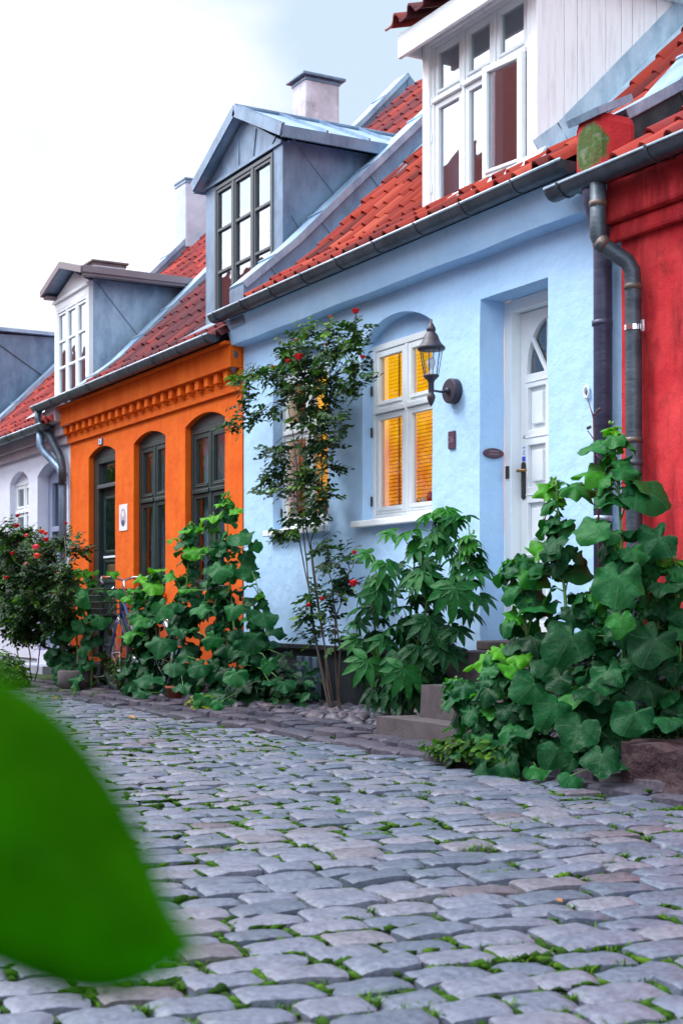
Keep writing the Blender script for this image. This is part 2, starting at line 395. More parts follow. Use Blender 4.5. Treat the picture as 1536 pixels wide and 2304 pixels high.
M['rose_leaf'] = leafmat('rose_leaf', [(0, (0.005, 0.018, 0.010)), (0.5, (0.014, 0.048, 0.014)), (0.85, (0.045, 0.115, 0.012)), (1, (0.10, 0.21, 0.02))], 0.2, 0.35, False)
M['weed'] = leafmat('weed_leaf', [(0, (0.012, 0.045, 0.006)), (0.5, (0.04, 0.13, 0.008)), (1, (0.13, 0.24, 0.015))], 0.3, 0.5, False)
M['moss'] = leafmat('joint_moss', [(0, (0.010, 0.030, 0.004)), (0.5, (0.030, 0.085, 0.006)), (1, (0.08, 0.15, 0.012))], 0.0, 0.9, False)
M['yellowleaf'] = leafmat('yellowing_leaf', [(0, (0.06, 0.14, 0.01)), (1, (0.26, 0.27, 0.012))])
M['fgleaf'] = leafmat('near_leaf', [(0, (0.045, 0.200, 0.0008)), (1, (0.06, 0.24, 0.0008))], 0.75, 0.5)
M['fgleaf'].node_tree.nodes['Principled BSDF'].inputs['Specular IOR Level'].default_value = 0.03
M['stem'] = painted('green_stem', (0.10, 0.22, 0.05), 0.5, (0.05, 0.10, 0.03), 0.5)
M['cane'] = painted('brown_rose_cane', (0.035, 0.020, 0.014), 0.6, (0.09, 0.06, 0.03), 0.5)
M['purple_stem'] = painted('dry_purple_stem', (0.10, 0.03, 0.05), 0.6)
M['petal_red'] = painted('red_petal', (0.62, 0.008, 0.015), 0.5, (0.3, 0.0, 0.01), 0.5, None, 40)
M['petal_pink'] = painted('pink_petal', (0.85, 0.09, 0.16), 0.5, (0.9, 0.2, 0.2), 0.5, None, 40)
M['petal_coral'] = painted('coral_petal', (0.85, 0.10, 0.05), 0.5, (0.8, 0.05, 0.1), 0.5, None, 40)
M['fallen'] = painted('fallen_leaf', (0.24, 0.10, 0.02), 0.6)

def emit(name, col, s):
    m = bpy.data.materials.new(name); m.use_nodes = True; N = m.node_tree.nodes; L = m.node_tree.links
    e = N.new('ShaderNodeEmission'); e.inputs['Color'].default_value = (*col, 1); e.inputs['Strength'].default_value = s
    L.new(e.outputs[0], N['Material Output'].inputs['Surface']); return m
def glow_wall(name, top, bot, st):  # self-glowing surface; lamp falloff painted as a gradient, brightest at the top
    m = emit(name, top, st); N = m.node_tree.nodes; L = m.node_tree.links
    e = [n for n in N if n.type == 'EMISSION'][0]; t = N.new('ShaderNodeTexCoord'); sx = N.new('ShaderNodeSeparateXYZ'); L.new(t.outputs['Object'], sx.inputs[0])
    n = noise_node(N, L, 5, 3, 0.6); ad = N.new('ShaderNodeMath'); ad.operation = 'MULTIPLY_ADD'; ad.inputs[1].default_value = 2.0; L.new(n.outputs['Fac'], ad.inputs[0]); L.new(sx.outputs['Z'], ad.inputs[2])
    L.new(ramp(N, L, ad.outputs[0], [(0, bot), (1, top)]).outputs[0], e.inputs['Color'])
    r_ = [q for q in N if q.type == 'VALTORGB'][0]
    mr_ = N.new('ShaderNodeMapRange'); mr_.inputs['From Min'].default_value = 2.5; mr_.inputs['From Max'].default_value = 3.4; L.new(ad.outputs[0], mr_.inputs['Value']); L.new(mr_.outputs[0], r_.inputs[0])
    return m
M['roomlight'] = glow_wall('room_glow', (1.0, 0.50, 0.006), (0.75, 0.20, 0.02), 0.72)
M['roomdim'] = glow_wall('room_dim_glow', (0.6, 0.22, 0.012), (0.32, 0.09, 0.05), 0.30)  # dimmer glow, painted for the less lit part of the room
M['bulb'] = emit('small_lit_bulb', (1.0, 0.6, 0.15), 4)
M['blind'] = painted('yellow_blind_slat', (0.30, 0.10, 0.008), 0.5)
def glass(name, tint=(0.75, 0.8, 0.85), ior=1.6, wav=0.012):
    m = bpy.data.materials.new(name); m.use_nodes = True; N = m.node_tree.nodes; L = m.node_tree.links
    N.remove(N['Principled BSDF'])
    t = N.new('ShaderNodeBsdfTransparent'); t.inputs[0].default_value = (*tint, 1)
    g = N.new('ShaderNodeBsdfGlossy'); g.inputs['Roughness'].default_value = 0.01; g.inputs['Color'].default_value = (0.95, 0.97, 1, 1)
    fr = N.new('ShaderNodeFresnel'); ge = N.new('ShaderNodeNewGeometry'); mr = N.new('ShaderNodeMapRange')
    mr.inputs['To Min'].default_value = ior; mr.inputs['To Max'].default_value = 1/ior; L.new(ge.outputs['Backfacing'], mr.inputs['Value']); L.new(mr.outputs[0], fr.inputs['IOR'])
    n = noise_node(N, L, 2.2, 2, 0.4); b = N.new('ShaderNodeBump'); b.inputs['Distance'].default_value = wav
    L.new(n.outputs['Fac'], b.inputs['Height']); L.new(b.outputs[0], g.inputs['Normal'])
    x = N.new('ShaderNodeMixShader'); L.new(fr.outputs[0], x.inputs[0]); L.new(t.outputs[0], x.inputs[1]); L.new(g.outputs[0], x.inputs[2])
    L.new(x.outputs[0], N['Material Output'].inputs['Surface']); return m
M['glass'] = glass('old_window_glass', ior=2.1)
M['glass_lit'] = glass('window_glass', (0.85, 0.85, 0.85), 2.5, 0.004)
M['glass_mid'] = glass('reflecting_glass', (0.6, 0.65, 0.7), 3.4, 0.0025)
M['glass_clear'] = glass('clear_glass', (0.9, 0.92, 0.95), 1.45, 0.004)
M['glass_sky'] = glass('bright_sky_reflecting_glass', (0.6, 0.65, 0.7), 3.0, 0.004)
def brickmat():
    m, N, L, B = mat('street_brick')
    t = N.new('ShaderNodeTexCoord'); mp_ = N.new('ShaderNodeMapping'); mp_.inputs['Rotation'].default_value = (R(90), 0, 0)
    L.new(t.outputs['Object'], mp_.inputs['Vector'])
    b = N.new('ShaderNodeTexBrick'); b.inputs['Scale'].default_value = 4.0; b.inputs['Mortar Size'].default_value = 0.02
    b.inputs['Color1'].default_value = (0.42, 0.25, 0.17, 1); b.inputs['Color2'].default_value = (0.5, 0.34, 0.24, 1); b.inputs['Mortar'].default_value = (0.5, 0.47, 0.44, 1)
    L.new(mp_.outputs[0], b.inputs['Vector']); L.new(b.outputs['Color'], B.inputs['Base Color']); B.inputs['Roughness'].default_value = 0.85
    return m
M['brick'] = brickmat()

# ------------------------------------------------------------------ ground: street of setts, sloping footway
SZ = -0.10                                            # street level; the footway rises to 0 at the houses
def ground_z(x, y):
    n = 0.012*noise.noise(Vector((x*0.7, y*0.7, 1.3)))
    if y < -1.04: return SZ+n
    return SZ+0.03+(min(0, y)+1.04)/1.04*0.07+n*0.4
mb = MB(); mb.box(-90, 30, -60, 60, -0.6, SZ-0.024)
tag(mb.build('ground', M['soil']), kind='structure')
mb = MB(); mb.box(-40, 2, -1.02, 0.0, SZ-0.04, SZ-0.012)
mb.add([(-40, -1.02, SZ-0.012), (2, -1.02, SZ-0.012), (2, 0.02, -0.02), (-40, 0.02, -0.02)], [(0, 1, 2, 3)])
tag(mb.build('footway_bed', M['soil']), kind='structure')

def stone(mb, cx, cy, z, hx, hy, ex, ey, nu, nv, drop=0.007, rnd=0.5, side=0.06, seed=0.0, rough=0.004, cut=0.10):
    vs = []; tx = random.gauss(0, 0.003); ty = random.gauss(0, 0.004)
    sk_ = random.uniform(-0.05, 0.05)
    us = [-1]+[math.sin((i/(nu-1)-0.5)*math.pi*0.94)/math.sin(math.pi*0.47) for i in range(nu)]+[1]
    ws = [-1]+[math.sin((i/(nv-1)-0.5)*math.pi*0.94)/math.sin(math.pi*0.47) for i in range(nv)]+[1]
    for j, v in enumerate(ws):
        for i, u in enumerate(us):
            edge = i in (0, nu+1) or j in (0, nv+1)
            U = u*(1-cut*v**4)*(1+sk_*v*0.4); V = v*(1-cut*u**4)
            wx = 1+0.06*noise.noise(Vector((u*1.3+seed, v, seed*0.7)))
            wy = 1+0.08*noise.noise(Vector((u*1.1, v+seed, 9+seed*0.3)))
            x = U*hx*wx; y = V*hy*wy
            if edge: h = -side
            else: h = -drop*(abs(u)**7+abs(v)**7) + tx*u+ty*v*0.4 + rough*noise.noise(Vector((x*22+seed, y*22, seed)))*1.6
            if edge: x *= 1.03; y *= 1.03
            vs.append((cx+ex[0]*x+ey[0]*y, cy+ex[1]*x+ey[1]*y, z+h))
    W = nu+2
    n0 = len(mb.f)
    fs = [(j*W+i, j*W+i+1, (j+1)*W+i+1, (j+1)*W+i) for j in range(nv+1) for i in range(nu+1)]
    mb.add(vs, fs, rnd=rnd)
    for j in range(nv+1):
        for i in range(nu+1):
            if i in (0, nu) or j in (0, nv): mb.mi[n0+j*(nu+1)+i] = 1  # side faces take the soil and moss material; its dark colour also paints joint shade

mb = MB(); E1 = Vector((0.134, 0.991)); E2 = Vector((0.991, -0.134))
JOINTS = []
row = -25.0; k = 0
while row < 3.5:
    dep = random.uniform(0.122, 0.152); a = -10.0+random.uniform(0, 0.2)
    while a < 6:
        ln = random.choice((random.uniform(0.15, 0.20), random.uniform(0.18, 0.22), random.uniform(0.20, 0.25)))
        ca_ = a+ln/2; bow = 0.04*math.sin(ca_*0.9+row*0.3)+0.006*math.sin(ca_*3.1+row)
        p = E1*ca_+E2*(row+dep/2+bow)
        if -7.6 < p.y < -1.10 and -23 < p.x < 0.8:
            dist = math.hypot(p.x, p.y+D)
            nu, nv = (8, 6) if dist < 5 else ((6, 5) if dist < 9 else (5, 4))
            z = ground_z(p.x, p.y)+random.gauss(0, 0.004)
            stone(mb, p.x, p.y, z, ln/2*0.94, dep/2*0.875, E1, E2, nu, nv, rnd=random.random(), seed=k*0.37 % 50, cut=random.uniform(0.06, 0.14))
            JOINTS.append((p.x+E1.x*ln/2, p.y+E1.y*ln/2, dist, 0)); JOINTS.append((p.x+E2.x*dep/2+E1.x*random.uniform(-.1, .1), p.y+E2.y*dep/2, dist, 1))
            k += 1
        a += ln
    row += dep
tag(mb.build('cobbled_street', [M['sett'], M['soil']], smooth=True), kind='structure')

# kerb line, flat slabs and rounded pebbles of the footway
mb = MB(); x = -24.0; EX, EY = Vector((1, 0)), Vector((0, 1))
while x < 0.8:
    ln = random.uniform(0.22, 0.5); y = -1.02+random.uniform(-0.02, 0.02)
    stone(mb, x+ln/2, y, SZ+0.022+random.uniform(-.012, .012), ln/2*0.97, 0.075, EX, EY, 7, 5, drop=0.012, rnd=random.random()*0.6, side=0.11, seed=x)
    x += ln
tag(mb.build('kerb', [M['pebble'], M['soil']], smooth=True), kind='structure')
mb = MB(); x = -24.0
for yr, wd in ((-0.87, 0.2), (-0.68, 0.17)):
    x = -24.0
    while x < 0.8:
        ln = random.uniform(0.16, 0.36)
        yy = yr+random.uniform(-.015, .015)
        stone(mb, x+ln/2, yy, ground_z(x, yy)+0.012+random.gauss(0, .005), ln/2*0.95, wd/2*0.93, EX, EY, 6, 5, rnd=random.random()*0.8, seed=x*1.3, cut=random.uniform(.08, .25))
        x += ln
y = -0.56
while y < -0.02:
    x = -14.0+random.uniform(0, .1)
    while x < -3.6:
        r = random.uniform(0.045, 0.085)
        yy = y+random.uniform(-.03, .03)
        mb.ico((x+r, yy, ground_z(x, yy)-0.004+random.uniform(-.008, .008)), r*1.15, r*random.uniform(.6, .9), r*0.55, 0.16, 2, random.uniform(-.8, .8), x*2+y, rnd=random.random())
        x += r*2.0
    y += 0.095
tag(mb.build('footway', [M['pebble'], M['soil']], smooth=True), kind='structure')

# grass in the joints
mb = MB()
def tuft(x, y, z, n, h, spread):
    for _ in range(n):
        a = random.uniform(0, 6.283); rr = spread*math.sqrt(random.random())
        bx, by = x+math.cos(a)*rr*0.35, y+math.sin(a)*rr
        hh = h*random.uniform(0.5, 1.2); d = random.uniform(0, 6.283); ln_ = hh*random.uniform(0.4, 1.3)
        wv = 0.0020; px_, py_ = -math.sin(d)*wv, math.cos(d)*wv
        mx_, my_ = bx+math.cos(d)*ln_*0.35, by+math.sin(d)*ln_*0.35
        mb.add([(bx-px_, by-py_, z), (bx+px_, by+py_, z), (mx_+px_, my_+py_, z+hh*0.6), (mx_-px_, my_-py_, z+hh*0.6),
                (bx+math.cos(d)*ln_, by+math.sin(d)*ln_, z+hh*0.85)], [(0, 1, 2, 3), (3, 2, 4)], rnd=random.random())
for (x, y, dist, kk) in JOINTS:
    g = noise.noise(Vector((x*0.8, y*0.8, 7.7)))+0.35*noise.noise(Vector((x*3, y*3, 2.2)))
    far = dist > 9
    if random.random() < max(0.0, 0.62+1.1*g)+(0.12 if x > -7 and y > -2.6 else 0)+(0.25 if x < -9 and y > -3 and y < -1.3 else 0):
        z = ground_z(x, y)-0.022
        tuft(x, y, z, random.randint(26, 80) if not far else 18, random.uniform(0.012, 0.030), 0.075 if kk else 0.022)
for _ in range(60):
    x = random.uniform(-16, -12); y = random.uniform(-1.5, -0.8); tuft(x, y, ground_z(x, y)-0.01, 14, 0.06, 0.06)
tag(mb.build('grass', M['weed']), kind='stuff')
mb = MB()
for (x, y, dist, kk) in JOINTS:
    g = noise.noise(Vector((x*0.7, y*0.7, 3.7)))+0.4*noise.noise(Vector((x*2.6, y*2.6, 2.2)))
    if dist > 14 or random.random() > 0.62+1.3*g: continue
    ev = E1 if kk else E2; sp = 0.10 if kk else 0.06
    for _ in range(random.randint(3, 12)):
        t = random.uniform(-sp, sp); r = random.uniform(.004, .012)
        px_, py_ = x+ev.x*t, y+ev.y*t
        mb.ico((px_, py_, ground_z(px_, py_)-.010+random.uniform(-.004, .003)), r*(1.0 if kk else 2.0), r*(2.2 if kk else 1.0), r*random.uniform(.6, 1.0), .6, 1, .13, px_*9, rnd=random.uniform(0, .75))
tag(mb.build('moss', M['moss'], smooth=True), kind='stuff')

# ------------------------------------------------------------------ roofs, gutters, gables
def roofpath(z0): return [(-0.20, z0-0.02), (0.35, z0+0.34), (4.25, z0+4.16)]
def along(path, s):
    for a, b in zip(path, path[1:]):
        l = math.hypot(b[0]-a[0], b[1]-a[1])
        if s <= l or b is path[-1]:
            t = s/l; return (a[0]+(b[0]-a[0])*t, a[1]+(b[1]-a[1])*t, (b[0]-a[0])/l, (b[1]-a[1])/l)
        s -= l
def tiled_roof(name, x0, x1, z0, mt, parent, skip=(), tw=0.205, th=0.30, rmode=None):
    path = roofpath(z0); total = sum(math.hypot(b[0]-a[0], b[1]-a[1]) for a, b in zip(path, path[1:]))
    mb = MB(); n = max(1, round((x1-x0)/tw)); tw = (x1-x0)/n
    prof = [(0, .004), (.12, 0), (.3, .001), (.48, .006), (.6, .026), (.68, .050), (.78, .062), (.88, .052), (.97, .024), (1.04, .002)]
    rows = int(total/th)+1
    for r_ in range(rows):
        for i in range(n):
            s0 = r_*th; s1 = min(total, s0+th+0.05)
            ya, za, ty, tz = along(path, s0+0.001); yb, zb, _, _ = along(path, s1)
            xc = x0+(i+.5)*tw; yc = (ya+yb)/2
            if any(a < xc < b and c < yc < d for a, b, c, d in skip): continue
            ny, nz = -tz, ty
            js = random.gauss(0, 0.006); jl = random.gauss(0, 0.009); lift = 0.030+random.gauss(0, .005)
            vs = []
            for (yy, zz, lf) in ((ya, za, lift-0.016), (ya, za, lift), (yb, zb, 0.006)):
                for u, h in prof:
                    d = h+lf
                    vs.append((x0+(i+u)*tw+js, yy+ny*d+ty*jl, zz+nz*d+tz*jl))
            m_ = len(prof)
            fs = [(j*m_+q, j*m_+q+1, (j+1)*m_+q+1, (j+1)*m_+q) for j in range(2) for q in range(m_-1)]
            rv = random.random() if not rmode else rmode(xc, yc)
            mb.add(vs, fs, rnd=rv)
    o = mb.build(name, mt, parent, smooth=False)
    me = o.data
    me.polygons.foreach_set('use_smooth', [True]*len(me.polygons))
    me.set_sharp_from_angle(angle=R(50)) if hasattr(me, 'set_sharp_from_angle') else None
    dk = MB(); p = path
    dk.prism_x([(p[0][0]+.15, p[0][1]+.07), (p[1][0], p[1][1]-.005), (p[2][0], p[2][1]-.005), (p[2][0]*2, p[0][1]), (p[2][0]*2, p[0][1]-.15), (p[0][0]+.15, p[0][1]-.0)], x0, x1)
    dk.build('roof_deck', M['stucco_dark'], parent)
    return o
def gutter(x0, x1, zt, yc, parent, r=0.065, strap=0.52, name='gutter', capL=True):
    mb = MB(); n = 12; vs = []
    for t_, rr in ((0, r), (1, r-0.006)):
        for x in (x0, x1):
            for j in range(n+1):
                q = math.pi*j/n
                vs.append((x, yc-math.cos(q)*rr, zt-math.sin(q)*rr))
    m = n+1
    mb.add(vs, [(j, j+1, m+j+1, m+j) for j in range(n)]+[(2*m+j, 3*m+j, 3*m+j+1, 2*m+j+1) for j in range(n)])
    for x, s_ in ((x0, 0), (x1, 1)):
        mb.add([(x, yc-math.cos(math.pi*j/n)*r, zt-math.sin(math.pi*j/n)*r) for j in range(n+1)], [tuple(range(n+1))])
    g = mb.build(name, M['gutter'], parent, smooth=False)
    for p in g.data.polygons: p.use_smooth = len(p.vertices) == 4
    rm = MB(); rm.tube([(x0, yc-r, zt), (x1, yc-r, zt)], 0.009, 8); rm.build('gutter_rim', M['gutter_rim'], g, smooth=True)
    x = x0+0.12
    while x < x1:
        sb = MB(); rr = r+0.006
        pts = [(x, yc-math.cos(math.pi*j/10)*rr, zt+0.004-math.sin(math.pi*j/10)*rr) for j in range(11)]
        vs = []
        for p in pts: vs += [(p[0]-.009, p[1], p[2]), (p[0]+.009, p[1], p[2])]
        pts2 = [(x, yc-math.cos(math.pi*j/10)*(rr+.004), zt+0.004-math.sin(math.pi*j/10)*(rr+.004)) for j in range(11)]
        for p in pts2: vs += [(p[0]-.009, p[1], p[2]), (p[0]+.009, p[1], p[2])]
        fs = []
        for j in range(10):
            a = 2*j; b = 22+2*j
            fs += [(b, b+1, b+3, b+2), (a, b, b+2, a+2), (a+1, a+3, b+3, b+1)]
        sb.add(vs, fs)
        sb.box(x-.012, x+.012, yc+rr-.004, yc+rr+.05, zt-.03, zt+.01)
        sb.build('gutter_bracket', M['gutter'], g)
        x += strap
    return g
def parapet(name, x0, x1, prof, parent, side_mat, drop=0.34, cap_mat=None, seams=0.75):
    """raised gable strip: prof = (Y, z) of its top, front to back"""
    pts = list(prof)
    body = [(y, z-0.03) for y, z in pts]+[(y, z-drop-(0.15 if i else 0)) for i, (y, z) in reversed(list(enumerate(pts)))]
    mb = MB(); mb.prism_x(body, x0+.012, x1-.012)
    for a, c in zip(pts, pts[1:]):
        ln = math.hypot(c[0]-a[0], c[1]-a[1]); ty, tz = (c[0]-a[0])/ln, (c[1]-a[1])/ln
        s = seams*0.4
        while s < ln:
            yy, zz = a[0]+ty*s, a[1]+tz*s
            mb.obox((x1-.008, yy+tz*.16, zz-ty*.16-.02), (1, 0, 0), (0, ty, tz), (0, -tz, ty), 0.006, 0.008, 0.14)
            s += seams
    b = mb.build(name, side_mat, parent)
    cp = MB(); poly = [(y, z) for y, z in pts]+[(y+.03, z-0.05) for y, z in reversed(pts)]
    cp.prism_x(poly, x0, x1)
    # raised outer lip and cross seams
    for a, c in zip(pts, pts[1:]):
        ln = math.hypot(c[0]-a[0], c[1]-a[1]); ty, tz = (c[0]-a[0])/ln, (c[1]-a[1])/ln
        s = seams*0.5
        while s < ln:
            yy, zz = a[0]+ty*s, a[1]+tz*s
            cp.obox(((x0+x1)/2, yy-tz*0.006, zz+ty*0.006), (1, 0, 0), (0, ty, tz), (0, -tz, ty), (x1-x0)/2+.004, 0.012, 0.007)
            s += seams
        cp.obox((x1+.004, (a[0]+c[0])/2, (a[1]+c[1])/2-.03), (1, 0, 0), (0, ty, tz), (0, -tz, ty), 0.006, ln/2, 0.028)
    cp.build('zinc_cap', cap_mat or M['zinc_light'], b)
    return b
def downpipe(pts, r, parent, mt, joints=(), name='downpipe', clamps=()):
    mb = MB()
    mb.tube(pts, r, 14); o = mb.build(name, mt, parent, smooth=False)
    for p in o.data.polygons: p.use_smooth = len(p.vertices) == 4
    for (x, y, z, mm) in joints:
        j = MB(); j.lathe((x, y, z), [(r*.9, -.018), (r*1.10, -.016), (r*1.12, .012), (r*.9, .016)], 14); j.build('pipe_joint', mm, o, smooth=True)
    for (x, y, z) in clamps:
        j = MB(); j.lathe((x, y, z), [(r*1.0, -.014), (r*1.13, -.014), (r*1.13, .014), (r, .014)], 16)
        j.box(x+r*.9, x+r+.035, y-.006, y+.006, z-.012, z+.012); j.lathe((x+r+.03, y, z), [(.008, -.03), (.012, -.03), (.012, .03), (.008, .03)], 8)
        j.build('pipe_clamp', M['chrome'], o)
    return o

def window(name, x0, x1, z0, z1, y, fm, gm, parent, cols=2, rows=(0.66,), fw=0.045, cw=0.042, bars=0, room=True, curtain=False, glass_y=0.03, rowparts=None):
    """frame with mullions and transoms, one casement per light, one glass sheet"""
    mb = MB(); t = 0.035
    mb.box(x0, x0+fw, y, y+.07, z0, z1); mb.box(x1-fw, x1, y, y+.07, z0, z1)
    mb.box(x0+fw, x1-fw, y, y+.07, z1-fw, z1); mb.box(x0+fw, x1-fw, y, y+.07, z0, z0+fw)
    W = (x1-x0-2*fw); zs = [z0+fw]+[z0+fw+(z1-z0-2*fw)*r_ for r_ in rows]+[z1-fw]
    xs = [x0+fw+W*i/cols for i in range(cols+1)]
    for i in range(1, cols): mb.box(xs[i]-t/2, xs[i]+t/2, y+.002, y+.068, z0+fw, z1-fw)
    for zz in zs[1:-1]:
        for i in range(cols): mb.box(xs[i]+(t/2 if i else 0), xs[i+1]-(t/2 if i < cols-1 else 0), y-.012, y+.066, zz-t/2, zz+t/2)
    f = mb.build(name, fm, parent, bevel=0.004)
    for i in range(cols):
        for j in range(len(zs)-1):
            a = xs[i]+(t/2 if i else 0)+.003; b = xs[i+1]-(t/2 if i < cols-1 else 0)-.003
            c = zs[j]+(t/2 if j else 0)+.003; d = zs[j+1]-(t/2 if j < len(zs)-2 else 0)-.003
            q = MB(); q.box(a, a+cw, y+.008, y+.05, c, d); q.box(b-cw, b, y+.008, y+.05, c, d)
            q.box(a+cw, b-cw, y+.008, y+.05, d-cw, d); q.box(a+cw, b-cw, y+.006, y+.05, c, c+cw+.01)
            q.box(a+cw*.9, b-cw*.9, y-.004, y+.01, c+cw*.55, c+cw*.75)
            nb = (rowparts[j] if rowparts else bars)
            for k_ in range(nb):
                zz = c+cw+(d-c-2*cw)*(k_+1)/(nb+1); q.box(a+cw, b-cw, y+.012, y+.045, zz-.010, zz+.010)
            q.build('casement', fm, f, bevel=0.003)
    g = MB(); g.box(x0+fw+.01, x1-fw-.01, y+glass_y, y+glass_y+.004, z0+fw+.01, z1-fw-.01); g.build('glass', gm, f)
    if curtain:
        c = MB(); nx = 60; vs = []
        for j in range(2):
            for i in range(nx+1):
                u = i/nx; vs.append((x0+fw+(x1-x0-2*fw)*u, y+.11+.012*math.sin(u*70)+.008*math.sin(u*23), (z0+.02, z1-.02)[j]))
        fs = [(i, i+1, nx+2+i, nx+1+i) for i in range(nx) if not (0.30 < (i/nx) < 0.42 or 0.72 < i/nx < 0.86)]
        c.add(vs, fs); c.build('curtain', M['curtain'], f, smooth=True)
    if room:
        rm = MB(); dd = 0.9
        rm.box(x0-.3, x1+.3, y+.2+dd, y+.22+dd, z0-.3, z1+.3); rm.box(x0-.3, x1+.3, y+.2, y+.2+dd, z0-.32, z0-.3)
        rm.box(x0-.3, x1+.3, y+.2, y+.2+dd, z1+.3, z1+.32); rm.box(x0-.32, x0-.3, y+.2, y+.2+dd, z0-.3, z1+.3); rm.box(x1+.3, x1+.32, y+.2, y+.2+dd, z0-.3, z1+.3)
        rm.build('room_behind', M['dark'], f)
    return f

# ================================================================== BLUE HOUSE
BX0, BX1 = -10.94, -6.05
blue = thing('house', (-8.5, 0, 0), 'pale blue plastered cottage with white door, lit windows and orange tiled roof', 'house')
win_holes = [(-10.38, -9.45), (-8.93, -8.00)]
holes = [arch(a, b, 1.33, 2.76, 0.13) for a, b in win_holes]+[rect(-7.44, -6.74, 0.45, 2.66)]
wall('wall', [(BX0, 0.42), (-7.44, 0.42), (-7.44, 0.43), (-6.74, 0.43), (-6.74, 0.42), (BX1, 0.42), (BX1, 3.18), (BX0, 3.18)], holes, 0.0, 0.187, M['blue'], blue)
mb = MB()      # overhanging eave band with an uneven lower edge
n = 46; vs = []
for i in range(n+1):
    x = BX0+(BX1-.0-BX0)*i/n; zb = 2.925+0.008*noise.noise(Vector((x*1.7, 0, 0))); yy = -0.115+.003*noise.noise(Vector((x*2, 4, 0)))
    vs += [(x, -.001, zb-.012), (x, yy, zb), (x, -.172, 3.125), (x, -.001, 3.17)]
fs = [(4*i+a, 4*i+4+a, 4*i+4+(a+1) % 4, 4*i+(a+1) % 4) for i in range(n) for a in range(4)]+[(0, 1, 2, 3), (4*n+3, 4*n+2, 4*n+1, 4*n)]
mb.add(vs, fs); mb.build('cornice', M['blue'], blue, fix=True)
mb = MB(); mb.box(BX0, -7.5, 0.03, 0.3, -0.1, 0.42); mb.box(-6.7, BX1, 0.03, 0.3, -0.1, 0.42); mb.box(BX0, -7.46, -.015, 0.03, 0.385, 0.425)
mb.build('plinth', M['plinth'], blue, bevel=.006)
mb = MB()      # cellar grille beside the rose
for i in range(3): mb.box(-9.93+i*.13, -9.86+i*.13, -.02, .025, -0.03, 0.33)
mb.box(-9.95, -9.57, -.03, -.02, .14, .16)
mb.build('cellar_grille', M['zinc'], blue, bevel=.006)
for i, (a, b) in enumerate(win_holes):
    bk = MB(); bk.prism_y(arch(a-.02, b+.02, 2.60, 2.79, 0.13)[0:], 0.105, 0.2); bk.build('arch_infill', M['blue'], blue)
    f = window('window', a-.005, b+.005, 1.335, 2.605, 0.08, M['white'], M['glass_lit'], blue, 2, (0.63,), room=False)
    s = MB(); s.box(a-.05, b+.04, -.075, .10, 1.285, 1.334); s.build('window_sill', M['white'], f, bevel=.008)
    bl = MB(); zz = 1.40
    for j in range(44):
        bl.obox(((a+b)/2, .185, zz), (1, 0, 0), (0, .93, .36), (0, -.36, .93), (b-a)/2-.07, .0095, .0008); zz += .0265
    bl.build('venetian_blind', M['blind'], f)
    rm = MB(); rm.box(a-.16, b+.3, .42, .44, 1.2, 2.75); rm.build('room_glow_panel', M['roomlight'], f)  # emissive panel standing in for the lamplit room
    rm = MB(); rm.box(a-1.6, a-.15, .46, .48, 1.2, 2.75); rm.build('room_dim_glow_panel', M['roomdim'], f)
    for z_ in (1.48, 1.98, 2.28, 2.48):
        h = MB(); h.tube([(a+.012, .07, z_-.035), (a+.012, .07, z_+.035)], .007, 8); h.build('hinge', M['black'], f)
    # a plant and a bright cup on the inner sill
    for q in range(3):
        v = MB(); vx = a+.50+q*.09
        v.ico((vx, .145, 1.42+.02*q), .028, .02, .045, .2, 2, 0, q+i*4); v.build('sill_ornament', M[('terracotta', 'white', 'petal_red')[q]], f, smooth=True)
# door in its deep reveal
mb = MB(); dy = .187
mb.box(-7.445, -7.37, dy, dy+.12, .50, 2.66); mb.box(-6.81, -6.735, dy, dy+.12, .50, 2.66); mb.box(-7.37, -6.81, dy, dy+.12, 2.585, 2.66)
dfr = mb.build('door_frame', M['white'], blue, bevel=.004)
th_ = MB(); th_.box(-7.46, -6.72, -.02, .34, .44, .50); th_.build('threshold', M['concrete'], blue, bevel=.01)
DY = .262; dx0, dx1 = -7.368, -6.812; dc = (dx0+dx1)/2
fan = [(dc+.215*math.cos(q), 2.185+.33*math.sin(q)) for q in [math.pi*i/20 for i in range(21)]]
dh = [fan]+[rect(dx0+.075, dx0+.255, a, b) for a, b in ((1.83, 2.10), (1.47, 1.735), (1.11, 1.37), (0.62, 0.99))]+[rect(dx1-.255, dx1-.075, a, b) for a, b in ((1.83, 2.10), (1.47, 1.735), (1.11, 1.37), (0.62, 0.99))]
bm = bmesh.new(); es = []
for lp in [rect(dx0, dx1, .505, 2.58)]+dh:
    v_ = [bm.verts.new((x, DY, z)) for x, z in lp]; es += [bm.edges.new((v_[i], v_[(i+1) % len(v_)])) for i in range(len(v_))]
bmesh.ops.triangle_fill(bm, use_beauty=True, use_dissolve=False, edges=es)
r_ = bmesh.ops.extrude_face_region(bm, geom=bm.faces[:]); bmesh.ops.translate(bm, verts=[g for g in r_['geom'] if isinstance(g, bmesh.types.BMVert)], vec=(0, .04, 0))
bmesh.ops.recalc_face_normals(bm, faces=bm.faces); me = bpy.data.meshes.new('door'); bm.to_mesh(me); bm.free()
door = link('door', me, M['white'], blue, bevel=.003)
p = MB()
for xa, xb in ((dx0+.075, dx0+.255), (dx1-.255, dx1-.075)):
    for a, b in ((1.83, 2.10), (1.47, 1.735), (1.11, 1.37), (0.62, 0.99)):
        p.box(xa, xb, DY+.028, DY+.036, a, b); p.box(xa+.035, xb-.035, DY+.006, DY+.03, a+.035, b-.035)
    for z_ in (2.135, 1.785, 1.42, 1.04): p.box(xa-.02, xb+.02, DY-.006, DY+.002, z_-.004, z_+.004)
p.build('door_panel', M['white'], door, bevel=.006)
